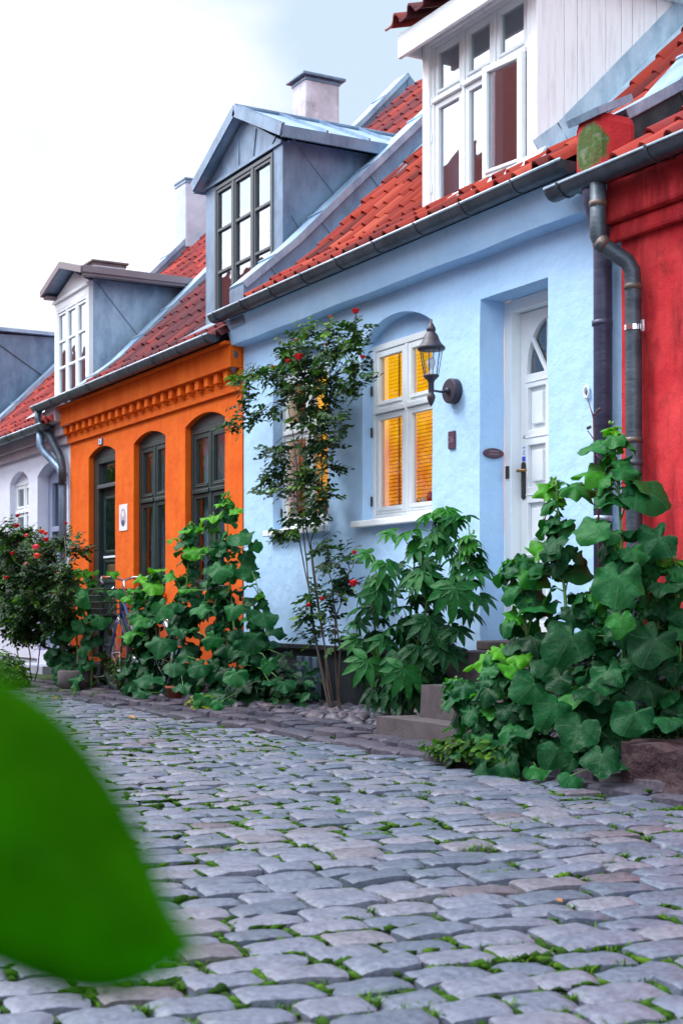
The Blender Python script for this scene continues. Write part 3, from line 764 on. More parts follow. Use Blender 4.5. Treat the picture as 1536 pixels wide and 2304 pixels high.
p = MB(); p.obox((dc-.10, DY+.012, 2.31), (0.55, 0, -.835), (0, 1, 0), (.835, 0, .55), .155, .01, .013); p.obox((dc+.10, DY+.012, 2.31), (0.55, 0, .835), (0, 1, 0), (-.835, 0, .55), .155, .01, .013)
p.box(dc-.012, dc+.012, DY+.002, DY+.022, 2.185, 2.51)
p.build('glazing_bar', M['white'], door, bevel=.002)
p = MB(); p.box(dx0+.06, dx1-.06, DY+.026, DY+.03, 2.18, 2.53); p.build('fanlight_glass', M['glass'], door)
p = MB(); p.box(dx0+.03, dx1-.03, DY+.3, DY+.31, 2.1, 2.6); p.build('dark_hall', M['dark'], door)
hx = dx0+.038
p = MB(); p.lathe((hx, DY-.004, 1.515), [(.018, -.006), (.018, .004)], 12, 'y'); 
pl_ = [(hx+.019*math.cos(q), 1.515+(.10 if math.sin(q) >= 0 else -.10)+.019*math.sin(q)) for q in [2*math.pi*i/20 for i in range(20)]]
p.prism_y(pl_, DY-.012, DY); p.build('door_plate', M['black'], door, bevel=.002)
p = MB(); p.tube([(hx, DY-.01, 1.575), (hx, DY-.055, 1.575), (hx+.012, DY-.062, 1.575), (hx+.10, DY-.062, 1.57)], .009, 10); p.build('door_handle', M['brass'], door, smooth=True)
p = MB(); p.box(hx-.018, hx+.016, DY-.002, DY+.001, 1.645, 1.74); p.build('sticker', M['sticker_w'], door)
p = MB(); p.box(hx-.018, hx+.016, DY-.004, DY-.002, 1.640, 1.668); p.build('sticker_band', M['sticker_b'], door)
p = MB()
for (a, z_, w_) in ((-.012, 1.722, .024), (-.006, 1.700, .016), (-.010, 1.687, .010), (-.002, 1.681, .010)): p.box(hx+a, hx+a+w_, DY-.0035, DY-.002, z_, z_+.005)
p.build('sticker_print', M['navy'], door); p = MB()
p.obox((hx-.003, DY-.003, 1.790), (.7, 0, .7), (0, 1, 0), (-.7, 0, .7), .009, .001, .002); p.obox((hx+.008, DY-.003, 1.790), (.7, 0, -.7), (0, 1, 0), (.7, 0, .7), .009, .001, .002); p.box(hx-.002, hx+.006, DY-.004, DY-.002, 1.802, 1.806)
p.build('printed_mark', M['navy'], door)
p = MB(); p.box(-7.415, -7.385, dy-.012, dy, 1.53, 1.61); p.build('doorbell', M['black'], dfr, bevel=.003)
tag(blue, None)

tiled_roof('roof', -10.57, -6.35, 3.19, M['tile'], blue, skip=[(-8.40, -6.95, 0.26, 2.6)], tw=0.18, th=0.29)
g = gutter(-11.02, -6.24, 3.175, -0.235, blue, strap=0.525)
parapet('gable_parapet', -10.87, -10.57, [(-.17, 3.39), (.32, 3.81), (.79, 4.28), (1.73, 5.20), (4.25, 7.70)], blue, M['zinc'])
mb = MB()      # light lead strip between gable and tiles
for a, c in (((-.15, 3.24), (.35, 3.575)), ((.35, 3.575), (4.2, 7.42))):
    ln = math.hypot(c[0]-a[0], c[1]-a[1]); ty, tz = (c[0]-a[0])/ln, (c[1]-a[1])/ln
    mb.obox((-10.49, (a[0]+c[0])/2, (a[1]+c[1])/2), (1, 0, 0), (0, ty, tz), (0, -tz, ty), .085, ln/2, .012)
mb.build('lead_flashing', M['lead'], blue)
pA = [(-6.07, -.23, 3.02), (-6.08, -.21, 2.92), (-6.15, -.08, 2.74), (-6.158, -.07, 2.68), (-6.155, -.07, -.06)]
downpipe(pA, .052, blue, M['pipe_dark'], joints=[(-6.163, -.07, 2.28, M['pipe_dark']), (-6.158, -.07, 1.2, M['gutter_rim'])])
# white boarded dormer
dz0 = 3.39; fy = .15; fx0, fx1 = -8.36, -7.05
mb = MB()
mb.box(fx0, fx0+.085, fy, fy+.10, dz0, 4.655); mb.box(fx1-.105, fx1, fy, fy+.10, dz0, 4.655); mb.box(fx0+.085, fx1-.105, fy, fy+.1, 4.59, 4.655); mb.box(fx0+.085, fx1-.105, fy-.01, fy+.1, dz0, dz0+.035)
dm = mb.build('dormer', M['board'], blue, bevel=.005)
mb = MB()      # boarded cheek: vertical boards, uneven widths, closed against the roof
y = fy+.10
while y < 2.2:
    wv = random.uniform(.085, .13); zt_ = 4.655
    zb_ = min(zt_-.01, 3.53+max(-.2, y-.35)*.98+.16)
    if zb_ < zt_-.02: mb.box(fx1-.03, fx1-.004+random.uniform(-.002, .002), y, y+wv-.005, zb_, zt_)
    y += wv
mb.build('boarded_cheek', M['board'], dm, bevel=.002)
mb = MB(); mb.box(fx0, fx1-.03, fy+.2, 1.6, 3.5, 4.6); mb.box(fx0, fx0+.02, fy+.1, 1.6, 3.5, 4.6); mb.build('dormer_core', M['dark'], dm)
# dormer window: three upper lights, three lower lights, the right one standing ajar
wx0, wx1, wz0, wz1 = fx0+.085, fx1-.105, dz0+.035, 4.59
mb = MB(); t = .03; cw = .04; wy = fy+.02
mb.box(wx0, wx0+.03, wy, wy+.07, wz0, wz1); mb.box(wx1-.03, wx1, wy, wy+.07, wz0, wz1); mb.box(wx0+.03, wx1-.03, wy, wy+.07, wz1-.03, wz1); mb.box(wx0+.03, wx1-.03, wy, wy+.07, wz0, wz0+.03)
Ws = (wx1-wx0-.06)/3; xs = [wx0+.03+Ws*i for i in range(4)]; zm = wz0+.66*(wz1-wz0)
for i in (1, 2): mb.box(xs[i]-t/2, xs[i]+t/2, wy+.002, wy+.068, wz0+.03, wz1-.03)
for i in range(3): mb.box(xs[i]+(t/2 if i else 0), xs[i+1]-(t/2 if i < 2 else 0), wy-.015, wy+.066, zm-t/2, zm+t/2)
mb.build('window_frame', M['white'], dm, bevel=.004)
def sash(name, a, b, c, d, y, parent, ang=0.0, hinge='r', mt=M['white'], gm=M['glass_mid']):
    q = MB(); q.box(a, a+cw, y, y+.042, c, d); q.box(b-cw, b, y, y+.042, c, d); q.box(a+cw, b-cw, y, y+.042, d-cw, d); q.box(a+cw, b-cw, y, y+.042, c, c+cw+.01)
    q.box(a+.03, b-.03, y-.012, y, c+.024, c+.034)
    g_ = MB(); g_.box(a+cw-.01, b-cw+.01, y+.022, y+.026, c+cw-.01, d-cw+.01)
    if ang:
        hxx = b if hinge == 'r' else a; ca_, sa_ = math.cos(ang), math.sin(ang)
        for m_ in (q, g_): m_.v = [(hxx+(x-hxx)*ca_-(yy-y)*sa_, y+(x-hxx)*sa_+(yy-y)*ca_, z) for x, yy, z in m_.v]
    o = q.build(name, mt, parent, bevel=.004); g_.build('glass', gm, parent); return o
for i in range(3):
    a, b = xs[i]+(t/2 if i else 0)+.003, xs[i+1]-(t/2 if i < 2 else 0)-.003
    sash('casement', a, b, zm+t/2+.003, wz1-.033, wy+.01, dm)
    if i < 2: sash('casement', a, b, wz0+.033, zm-t/2-.003, wy+.01, dm)
    else: sash('casement', a-.02, b+.01, wz0+.035, zm-t/2-.003, wy-.045, dm, ang=R(7))
mb = MB()
for z_ in (3.6, 3.95, 4.2, 4.45): mb = MB(); mb.tube([(wx0+.012, wy-.006, z_-.03), (wx0+.012, wy-.006, z_+.03)], .006, 8); mb.build('hinge', M['white'], dm)
mb = MB(); mb.box(fx0+.03, fx0+.4, fy+.13, fy+.14, 3.5, 4.0); mb.build('curtain', M['curtain'], dm)
mb = MB(); mb.box(fx0-.035, fx1+.10, -.03, .0, 4.50, 4.665); mb.box(fx0-.035, fx1+.10, .0, 1.5, 4.657, 4.685); mb.box(fx0-.035, fx0-.005, .0, 1.0, 4.53, 4.656); mb.build('fascia_box', M['white'], dm, bevel=.006)
mb = MB(); path = [(-.12, 4.775), (2.9, 5.85)]; nt_ = 8
tw = (fx1-fx0+.26)/nt_; total = math.hypot(3.02, 1.075); ty, tz = 3.02/total, 1.075/total
prof = [(0, .004), (.12, 0), (.3, .001), (.48, .006), (.6, .026), (.68, .050), (.78, .062), (.88, .052), (.97, .024), (1.04, .002)]
for r__ in range(10):
    for i in range(nt_):
        s0 = r__*.32; s1 = s0+.37; lift = .03+random.gauss(0, .004); vs = []; js = random.gauss(0, .006)
        for s_, lf in ((s0, lift-.016), (s0, lift), (s1, .006)):
            for u, h in prof:
                d_ = h+lf; vs.append((fx0-.10+(i+u)*tw+js, -.085+ty*s_-tz*d_, 4.685+tz*s_+ty*d_))
        mb.add(vs, [(j*10+q, j*10+q+1, (j+1)*10+q+1, (j+1)*10+q) for j in range(2) for q in range(9)], rnd=random.random())
mb.build('dormer_tiles', M['tile_old'], dm, smooth=True)
mb = MB()      # lead apron and stepped flashing of the dormer
for a, c in (((.16, 3.42), (.35, 3.56)), ((.35, 3.56), (2.4, 5.58))):
    ln = math.hypot(c[0]-a[0], c[1]-a[1]); ty, tz = (c[0]-a[0])/ln, (c[1]-a[1])/ln
    mb.obox((-6.94, (a[0]+c[0])/2, (a[1]+c[1])/2), (1, 0, 0), (0, ty, tz), (0, -tz, ty), .10, ln/2, .008)
    mb.obox((fx1+.002, (a[0]+c[0])/2, (a[1]+c[1])/2+.10), (1, 0, 0), (0, ty, tz), (0, -tz, ty), .005, ln/2, .07)
mb.add([(fx0-.06, .0, 3.33), (fx1+.1, .0, 3.33), (fx1+.1, .145, 3.52), (fx0-.06, .145, 3.46)], [(0, 1, 2, 3)])
mb.add([(fx0-.22, .10, 3.40), (fx0+.02, .0, 3.35), (fx0+.02, .34, 3.62), (fx0-.05, .5, 3.78)], [(0, 1, 2, 3)])
mb.add([(fx1-.12, -.02, 3.365), (fx1+.16, -.02, 3.365), (fx1+.16, .34, 3.60), (fx1-.12, .34, 3.60)], [(0, 1, 2, 3)])
mb.build('lead_flashing', M['lead'], dm)

# small fittings of the blue wall (each its own thing)
def axis_lathe_lamp():
    t_ = thing('wall_lantern', (-7.72, 0, 2.1), 'black iron wall lantern with clear tapered glass beside the lit window', 'lamp')
    lx, ly = -7.50, -.33
    m_ = MB(); m_.lathe((-7.72, -.055, 2.115), [(.0, -.004), (.078, 0), (.082, .008), (.082, .055)], 28, 'y'); m_.lathe((-7.72, -.07, 2.115), [(.010, -.01), (.022, 0), (.022, .02)], 12, 'y'); m_.build('wall_plate', M['lamp'], t_, smooth=False, bevel=.003)
    m_ = MB(); m_.tube([(-7.72, -.06, 2.115), (-7.70, -.12, 2.10), (-7.60, -.24, 2.085), (lx, ly, 2.08)], .0075, 8); m_.build('bracket_arm', M['lamp'], t_, smooth=True)
    m_ = MB(); m_.lathe((lx, ly, 0), [(.002, 1.966), (.010, 1.978), (.020, 2.0), (.027, 2.022), (.024, 2.04), (.016, 2.05), (.018, 2.06), (.018, 2.115), (.024, 2.13), (.046, 2.150), (.050, 2.156), (.050, 2.164), (.0, 2.166)], 24); m_.build('lantern_base', M['lamp'], t_, smooth=True)
    m_ = MB(); m_.lathe((lx, ly, 0), [(.0, 2.320), (.084, 2.320), (.090, 2.330), (.086, 2.342), (.066, 2.358), (.052, 2.385), (.042, 2.415), (.026, 2.432), (.026, 2.438), (.030, 2.442), (.029, 2.455), (.018, 2.478), (.008, 2.492), (.007, 2.512), (.001, 2.516)], 28); m_.build('lantern_cap', M['lamp'], t_, smooth=True)
    m_ = MB()
    for k_ in range(6):
        q = 2*math.pi*(k_+.25)/6; m_.tube([(lx+.046*math.cos(q), ly+.046*math.sin(q), 2.162), (lx+.074*math.cos(q), ly+.074*math.sin(q), 2.322)], .0032, 6)
    m_.build('lantern_bars', M['lamp'], t_)
    m_ = MB(); nn = 24; vs = []
    for z_, r__ in ((2.164, .044), (2.320, .071)):
        for j in range(nn): q = 2*math.pi*j/nn; vs.append((lx+r__*math.cos(q), ly+r__*math.sin(q), z_))
    m_.add(vs, [(j, (j+1) % nn, nn+(j+1) % nn, nn+j) for j in range(nn)]); m_.build('lantern_glass', M['glass_clear'], t_, smooth=True)
    m_ = MB(); m_.lathe((lx, ly, 0), [(.014, 2.166), (.016, 2.19), (.013, 2.195), (.013, 2.205), (.024, 2.225), (.027, 2.245), (.020, 2.265), (.004, 2.274)], 16); m_.build('bulb', M['curtain'], t_, smooth=True)
axis_lathe_lamp()
pq = thing('house_number_plaque', (-7.75, 0, 1.8), 'small dark rectangular number plaque on the blue wall below the lantern', 'sign')
m_ = MB(); m_.box(-7.79, -7.715, -.014, -.001, 1.745, 1.86); m_.build('plate', M['plaque'], pq, bevel=.003)
def text(body, size, loc, mt, parent, rz=0, name='lettering', ext=.001):
    c = bpy.data.curves.new(name, 'FONT'); c.body = body; c.size = size; c.extrude = ext; c.align_x = 'CENTER'; c.align_y = 'CENTER'
    o = bpy.data.objects.new(name, c); COL.objects.link(o); o.data.materials.append(mt)
    bpy.context.view_layer.update()
    me = bpy.data.meshes.new_from_object(o); bpy.data.objects.remove(o)
    me.transform(Matrix.Translation(loc) @ Matrix.Rotation(rz, 4, 'Z') @ Matrix.Rotation(R(90), 4, 'X'))
    return link(name, me, mt, parent)
text('26', .06, (-7.753, -.0155, 1.803), M['plaquetxt'], pq)
pq = thing('oval_plaque', (-7.44, .1, 1.69), 'dark oval plate on the side of the deep door recess', 'sign')
m_ = MB(); m_.lathe((-7.438, .098, 1.69), [(.078, 0), (.078, .008), (.06, .012)], 28, 'x'); m_.v = [(x, y, 1.69+(z-1.69)*.42) for x, y, z in m_.v]; m_.build('plate', M['plaque'], pq)
m_ = MB(); 
for z_ in (1.70, 1.682): m_.box(-7.4262, -7.4255, .06, .135, z_, z_+.006)
m_.build('lettering', M['plaquetxt'], pq)
pq = thing('vent_ring', (-6.37, 0, 1.93), 'small white oval ring on the blue wall beside the dark downpipe', 'fitting')
m_ = MB(); nn = 24; vs = []
for j in range(nn):
    q = 2*math.pi*j/nn
    for k_ in range(6):
        s_ = 2*math.pi*k_/6; rr = .024+.007*math.cos(s_); vs.append((-6.37+rr*math.cos(q)*.85, -.012+.008*math.sin(s_), 1.93+rr*math.sin(q)*1.35))
m_.add(vs, [(j*6+k_, j*6+(k_+1) % 6, ((j+1) % nn)*6+(k_+1) % 6, ((j+1) % nn)*6+k_) for j in range(nn) for k_ in range(6)])
m_.build('ring', M['white'], pq, smooth=True)
m_ = MB(); m_.lathe((-6.37, -.006, 1.93), [(.016, 0), (.016, .006)], 16, 'y'); m_.build('mount', M['damage'], pq)

# ================================================================== RED HOUSE
red = thing('house', (-4.5, 0, 0), 'deep red plastered house with streaked wall at the right edge', 'house')
ed = []
for i in range(24):
    z = -.1+i*3.05/23; ed.append((-6.04+.03*(z > 2.5)*(z-2.5)*-1.2+.012*noise.noise(Vector((0, z*2.3, 1))), z))
wall('wall', [(-1.0, -.1), (-1.0, 3.0)]+list(reversed(ed)), [], -.035, .25, M['red'], red)
mb = MB(); mb.box(-6.13, -1, -.13, -.036, 2.80, 3.02); mb.box(-6.10, -1, -.085, -.036, 2.70, 2.80); mb.build('cornice', M['red'], red, bevel=.02)
mb = MB(); mb.box(-6.0, -1, -.06, -.036, -.1, .55); mb.build('plinth', M['plinth'], red, bevel=.01)
tiled_roof('roof', -6.05, -1.0, 3.06, M['tile_red'], red, tw=.22)
gutter(-6.36, -1.0, 3.035, -.255, red, strap=.72)
mb = MB()
for z_ in (3.03,): ENDB = mb; mb.obox((-6.10, -.10, 3.20), (1, 0, 0), (0, 1, 0), (0, 0, 1), .125, .13, .19)
pp = parapet('gable_parapet', -6.33, -6.02, [(-.02, 3.43), (.10, 3.50), (.37, 3.66), (4.25, 7.62)], red, M['stucco_dark'], drop=.42)
mb = MB(); mb.obox((-6.10, -.14, 3.42), (1, 0, 0), (0, .9, .43), (0, -.43, .9), .135, .13, .02); mb.build('end_cap', M['zinc_light'], pp)
mossm, N_, L_, B_ = mat('mossy_render')
n_ = noise_node(N_, L_, 9, 6, .7); r_ = ramp(N_, L_, n_.outputs['Fac'], [(.36, (.16, .18, .13)), (.5, (.05, .10, .012)), (.66, (.10, .07, .04))])
t_ = N_.new('ShaderNodeTexCoord'); ds = N_.new('ShaderNodeVectorMath'); ds.operation = 'DISTANCE'; ds.inputs[1].default_value = (-6.085, -.23, 3.205); L_.new(t_.outputs['Object'], ds.inputs[0])
ad = N_.new('ShaderNodeMath'); ad.operation = 'MULTIPLY_ADD'; ad.inputs[1].default_value = .10; L_.new(n_.outputs['Fac'], ad.inputs[0]); L_.new(ds.outputs['Value'], ad.inputs[2])
rm_ = ramp(N_, L_, ad.outputs[0], [(.165, (1, 1, 1)), (.185, (0, 0, 0))])
L_.new(mixc(N_, L_, rm_.outputs[0], (.46, .022, .028), r_.outputs[0]), B_.inputs['Base Color']); B_.inputs['Roughness'].default_value = .95; bump(N_, L_, n_.outputs['Fac'], .02, B_)
ENDB.build('mossy_parapet_end', mossm, red, bevel=.06)
pB = [(-5.98, -.25, 2.98), (-5.98, -.25, 2.69), (-5.97, -.24, 2.655), (-5.89, -.125, 2.555), (-5.875, -.105, 2.51), (-5.872, -.10, 2.44), (-5.865, -.10, 1.4), (-5.86, -.10, .02), (-5.86, -.10, -.05)]
downpipe(pB, .044, red, M['pipe'], joints=[(-5.98, -.25, 2.87, M['copper']), (-5.871, -.10, 2.42, M['copper']), (-5.867, -.10, 1.60, M['copper']), (-5.866, -.1, 1.48, M['pipe'])], clamps=[(-5.87, -.10, 2.20)])
mb = MB(); mb.tube([(-5.978, -.248, 2.675), (-5.955, -.218, 2.635)], .046, 14); mb.build('rusty_elbow', M['copper'], red, smooth=True)

# ================================================================== ORANGE HOUSE
org = thing('house', (-13, 0, 0), 'bright orange plastered house with dentil cornice and bottle green windows', 'house')
OX0, OX1 = -15.48, BX0-.002
oh = [arch(-14.86, -14.03, 0.18, 2.43, .085), arch(-13.50, -12.66, .85, 2.44, .085), arch(-12.18, -11.30, .85, 2.46, .085)]
wall('wall', rect(OX0, OX1, .2, 2.98)[0:1]+[(-14.88, .2), (-14.88, .14), (-14.01, .14), (-14.01, .2)]+rect(OX0, OX1, .2, 2.98)[1:], oh, -.01, .11, M['orange'], org)
mb = MB(); mb.box(OX0, -14.79, .0, .28, -.1, .2); mb.box(-14.01, OX1, .0, .28, -.1, .2); mb.box(-14.8, -14.0, -.18, .28, -.1, .14); mb.build('plinth', M['plinth'], org, bevel=.01)
mb = MB(); mb.box(OX0-.01, OX1, -.126, -.011, 2.745, 2.935); mb.box(OX0-.01, OX1, -.175, -.011, 2.936, 2.965); mb.box(OX0-.01, OX1, -.04, -.011, 2.555, 2.615); mb.box(OX0-.01, OX1, -.035, -.011, 2.615, 2.745)
mb.build('cornice', M['orange'], org, bevel=.006)
mb = MB(); x = OX0+.02
while x < OX1-.1:
    mb.box(x, x+.085, -.095, -.034, 2.655, 2.746); mb.box(x+.015, x+.07, -.07, -.034, 2.635, 2.656); mb.build('dentil', M['orange'], org, bevel=.006); mb = MB(); x += .205
mb = MB(); mb.ico((-10.99, -.07, 2.86), .05, .05, .16, .3, 2, 0, 5); mb.build('broken_corner', M['damage'], org, smooth=True)
for a, b in ((-13.50, -12.66), (-12.18, -11.30)):
    f = window('window', a+.0, b-.0, .86, 2.35, .045, M['green_dark'], M['glass'], org, 2, (0.62,), fw=.05, curtain=True)
    q = MB(); q.prism_y(arch(a-.02, b+.02, 2.352, 2.49, .085), .045, .10); q.build('arched_head', M['green_dark'], f)
    s = MB(); s.box(a-.03, b+.03, -.04, .045, .80, .858); s.build('window_sill', M['orange'], f, bevel=.01)
q = MB(); q.ico((-13.09, .20, 1.21), .03, .03, .045, .3, 2); q.build('lit_ornament', M['bulb'], org)
# door
mb = MB(); y_ = .045
mb.box(-14.86, -14.70, y_, y_+.1, .15, 2.33); mb.box(-14.10, -14.03, y_, y_+.1, .15, 2.33); mb.box(-14.70, -14.10, y_, y_+.1, 2.26, 2.33)
mb.prism_y(arch(-14.88, -14.01, 2.332, 2.46, .085), y_, y_+.08)
df = mb.build('door_frame', M['green_dark'], org, bevel=.005)
mb = MB(); mb.box(-14.70, -14.10, y_-.02, y_+.08, 1.99, 2.03); mb.build('transom', M['charcoal'], df, bevel=.004)
mb = MB(); mb.box(-14.70, -14.10, y_+.05, y_+.055, 2.03, 2.26); mb.build('transom_glass', M['glass'], df)
mb = MB(); mb.box(-14.69, -14.11, y_+.05, y_+.09, .16, 1.985)
for c_, d_ in ((1.30, 1.9), (.98, 1.22), (.3, .9)):
    for (u0, u1, v0, v1) in ((-14.62, -14.18, c_, c_+.025), (-14.62, -14.18, d_-.025, d_), (-14.62, -14.595, c_, d_), (-14.205, -14.18, c_, d_)): mb.box(u0, u1, y_+.035, y_+.05, v0, v1)
od = mb.build('door', M['green_dark'], org, bevel=.003)
mb = MB(); mb.box(-14.59, -14.21, y_+.036, y_+.042, 1.33, 1.87); mb.build('door_glass', M['glass'], od)
mb = MB(); mb.box(-14.60, -14.20, y_+.02, y_+.035, 1.245, 1.265); mb.build('drip_bar', M['curtain'], od)
mb = MB(); mb.box(-14.48, -14.28, y_+.032, y_+.05, 1.05, 1.17); mb.build('letter_box', M['brass'], od, bevel=.003)
mb = MB(); mb.tube([(-14.3, y_+.03, .93), (-14.3, y_, .9), (-14.3, y_-.01, .83), (-14.3, y_+.03, .80)], .01, 8); mb.build('door_knocker', M['chrome'], od)
nb_ = thing('house_number_plaque', (-14.46, -.01, 2.47), 'small blue and white enamel number plaque above the dark green door', 'sign')
mb = MB(); mb.box(-14.52, -14.40, -.022, -.011, 2.475, 2.545); mb.v = [(x, y, z-.03) for x, y, z in mb.v]; mb.build('plate', M['navy'], nb_, bevel=.004)
mb = MB(); mb.box(-14.50, -14.42, -.0245, -.022, 2.452, 2.508); mb.build('white_field', M['sticker_w'], nb_)
text('8', .055, (-14.46, -.0255, 2.480), M['navy'], nb_)
po = thing('poster', (-13.79, 0, 1.6), 'small faded poster with an oval portrait pasted on the orange wall', 'poster')
mb = MB(); mb.box(-13.90, -13.67, -.016, -.011, 1.50, 1.77); mb.build('sheet', M['paper'], po)
mb = MB(); mb.lathe((-13.785, -.0175, 1.635), [(.075, 0), (.075, .0012)], 28, 'y'); mb.v = [(x, y, 1.635+(z-1.635)*1.25) for x, y, z in mb.v]; mb.build('oval_print', M['paperink'], po)
mb = MB(); mb.lathe((-13.785, -.019, 1.67), [(.032, 0), (.032, .001)], 20, 'y'); mb.build('pale_face', M['paper'], po)
mb = MB(); mb.lathe((-13.785, -.019, 1.58), [(.05, 0), (.05, .001)], 20, 'y'); mb.v = [(x, y, 1.58+(z-1.58)*.6) for x, y, z in mb.v]; mb.build('dark_coat', M['navy'], po)

tiled_roof('roof', -15.12, -10.9, 2.99, M['tile_old'], org, skip=[(-12.62, -10.8, 0.30, 2.25)], tw=.21, th=.30,
           rmode=lambda x, y: min(1, max(0, random.gauss(.42+(.35 if (y > 2 and random.random() < .8) else 0), .22))))
g = gutter(-16.02, -11.02, 3.02, -.24, org, strap=.6)
parapet('gable_parapet', -15.47, -15.15, [(-.12, 3.08), (.47, 3.54), (.81, 3.89), (1.56, 4.66), (3.67, 6.80), (4.25, 7.42)], org, M['zinc'])
mb = MB(); mb.prism_x([(4.25, 7.42), (4.25, 7.08), (5.2, 6.2), (5.2, 6.5)], -15.47, -15.15); mb.build('rear_parapet', M['zinc'], org)
downpipe([(-15.93, -.24, 2.97), (-15.93, -.24, 2.84), (-15.80, -.16, 2.7), (-15.60, -.09, 2.42), (-15.55, -.08, 2.3), (-15.55, -.08, 2.1)], .045, org, M['pipe'])
# zinc gabled dormer
gx0, gx1, gy = -12.55, -10.92, .36
ex0, ex1, ax = -12.64, -10.76, -11.70
d2 = MB(); zE = 4.74; zA = 5.14
d2.box(gx0, gx0+.22, gy, gy+.06, 3.36, 4.72); d2.box(gx1-.18, gx1, gy, gy+.06, 3.36, 4.72)
d2.prism_y([(gx0, 4.72), (gx1, 4.72), (gx1, zE-.02), (ax, zA), (gx0, zE-.02)], gy, gy+.06)
d2o = d2.build('dormer', M['zinc'], org)
q = MB()
for xa, za, xb, zb in ((-12.05, 4.73, -12.14, 4.86), (-11.80, 4.73, -11.80, 5.06), (-11.50, 4.73, -11.44, 4.98), (-11.15, 4.73, -11.05, 4.80)):
    ln = math.hypot(xb-xa, zb-za); q.obox(((xa+xb)/2, gy-.004, (za+zb)/2), ((xb-xa)/ln, 0, (zb-za)/ln), (0, 1, 0), (-(zb-za)/ln, 0, (xb-xa)/ln), ln/2, .004, .006)
q.box(gx0, gx1, gy-.02, gy, 4.705, 4.735)
q.build('gable_seam', M['zinc'], d2o)
q = MB(); rz = lambda y: 2.99+.34+max(0, y-.35)*.98-.05
q.prism_x([(gy+.06, 3.3), (gy+.06, zE), (2.0, zE), (2.0, rz(2.0))], gx1-.03, gx1-.002); q.build('cheek', M['zinc'], d2o); q = MB()
q.prism_x([(gy+.06, 3.3), (gy+.06, zE), (2.0, zE), (2.0, rz(2.0))], gx0+.002, gx0+.03)
q.build('cheek', M['zinc'], d2o)
q = MB()
for (ya, za, yb, zb) in ((gy+.1, 4.75, 1.25, 3.95), (gy+.08, 4.1, .75, 3.7), (1.25, 4.75, 1.75, 4.45)):
    ln = math.hypot(yb-ya, zb-za); q.obox((gx1+.002, (ya+yb)/2, (za+zb)/2), (1, 0, 0), (0, (yb-ya)/ln, (zb-za)/ln), (0, -(zb-za)/ln, (yb-ya)/ln), .005, ln/2, .006)
q.build('cheek_seam', M['zinc'], d2o)
q = MB(); oy = .27; yb = 2.2; th2 = .035
for sx, xe in ((-1, ex0), (1, ex1)):
    zb_ = 4.755; zt_ = zA+.04
    pts = [(xe, zb_-.04), (xe, zb_+.04), (ax, zt_+.06), (ax, zt_)]
    q.prism_y(pts, oy, yb)
q.build('dormer_roof', M['zinc_light'], d2o, fix=True)
q = MB()
for sx, xe in ((-1, ex0), (1, ex1)):
    dx_ = xe-ax; dz_ = (4.795-(zA+.10)); ln = math.hypot(dx_, dz_); ux, uz = dx_/ln, dz_/ln
    y = oy+.02
    while y < yb:
        q.obox(((xe+ax)/2, y, (4.795+zA+.10)/2+.012), (ux, 0, uz), (0, 1, 0), (-uz, 0, ux), ln/2, .008, .016); y += .42
    q.obox(((xe+ax)/2, oy-.008, (4.795+zA+.10)/2-.035), (ux, 0, uz), (0, 1, 0), (-uz, 0, ux), ln/2+.01, .008, .05)
q.tube([(ax, oy, zA+.11), (ax, yb, zA+.11)], .022, 8)
q.box(ex1-.012, ex1+.012, oy, 1.40, 4.70, 4.80); q.box(ex0-.012, ex0+.012, oy, 1.40, 4.70, 4.80)
q.build('standing_seam', M['zinc'], d2o)
q = MB()      # dormer window, three tall casements of three panes
a0, a1, b0, b1 = gx0+.22, gx1-.18, 3.42, 4.68; wy = gy-.01; W3 = (a1-a0)/3
q.box(a0, a0+.035, wy, wy+.07, b0, b1); q.box(a1-.035, a1, wy, wy+.07, b0, b1); q.box(a0+.035, a1-.035, wy, wy+.07, b1-.035, b1); q.box(a0+.035, a1-.035, wy, wy+.07, b0, b0+.035)
for i in (1, 2): q.box(a0+W3*i-.022, a0+W3*i+.022, wy, wy+.07, b0+.035, b1-.035)
q.build('window_frame', M['charcoal'], d2o, bevel=.004)
for i in range(3):
    a, b = a0+W3*i+(.036 if i == 0 else .023), a0+W3*(i+1)-(.036 if i == 2 else .023)
    q = MB(); q.box(a, a+.028, wy+.008, wy+.05, b0+.037, b1-.037); q.box(b-.028, b, wy+.008, wy+.05, b0+.037, b1-.037)
    for z_ in (b0+.037, b0+.037+.395, b0+.037+.79, b1-.065): q.box(a+.028, b-.028, wy+.008, wy+.05, z_, z_+.026)
    q.build('casement', M['charcoal'], d2o, bevel=.003)
    q = MB(); q.box(a+.02, b-.02, wy+.03, wy+.034, b0+.05, b1-.05); q.build('glass', M['glass_sky'], d2o)
q = MB(); q.box(gx0+.03, gx1-.03, gy+.25, gy+.27, 3.4, 4.8); q.build('dormer_core', M['dark'], d2o)
q = MB(); q.add([(gx0-.05, .10, 3.18+.08), (gx1+.02, .10, 3.18+.08), (gx1+.02, gy-.005, 3.42), (gx0-.05, gy-.005, 3.42)], [(0, 1, 2, 3)]); q.build('lead_apron', M['zinc'], d2o)

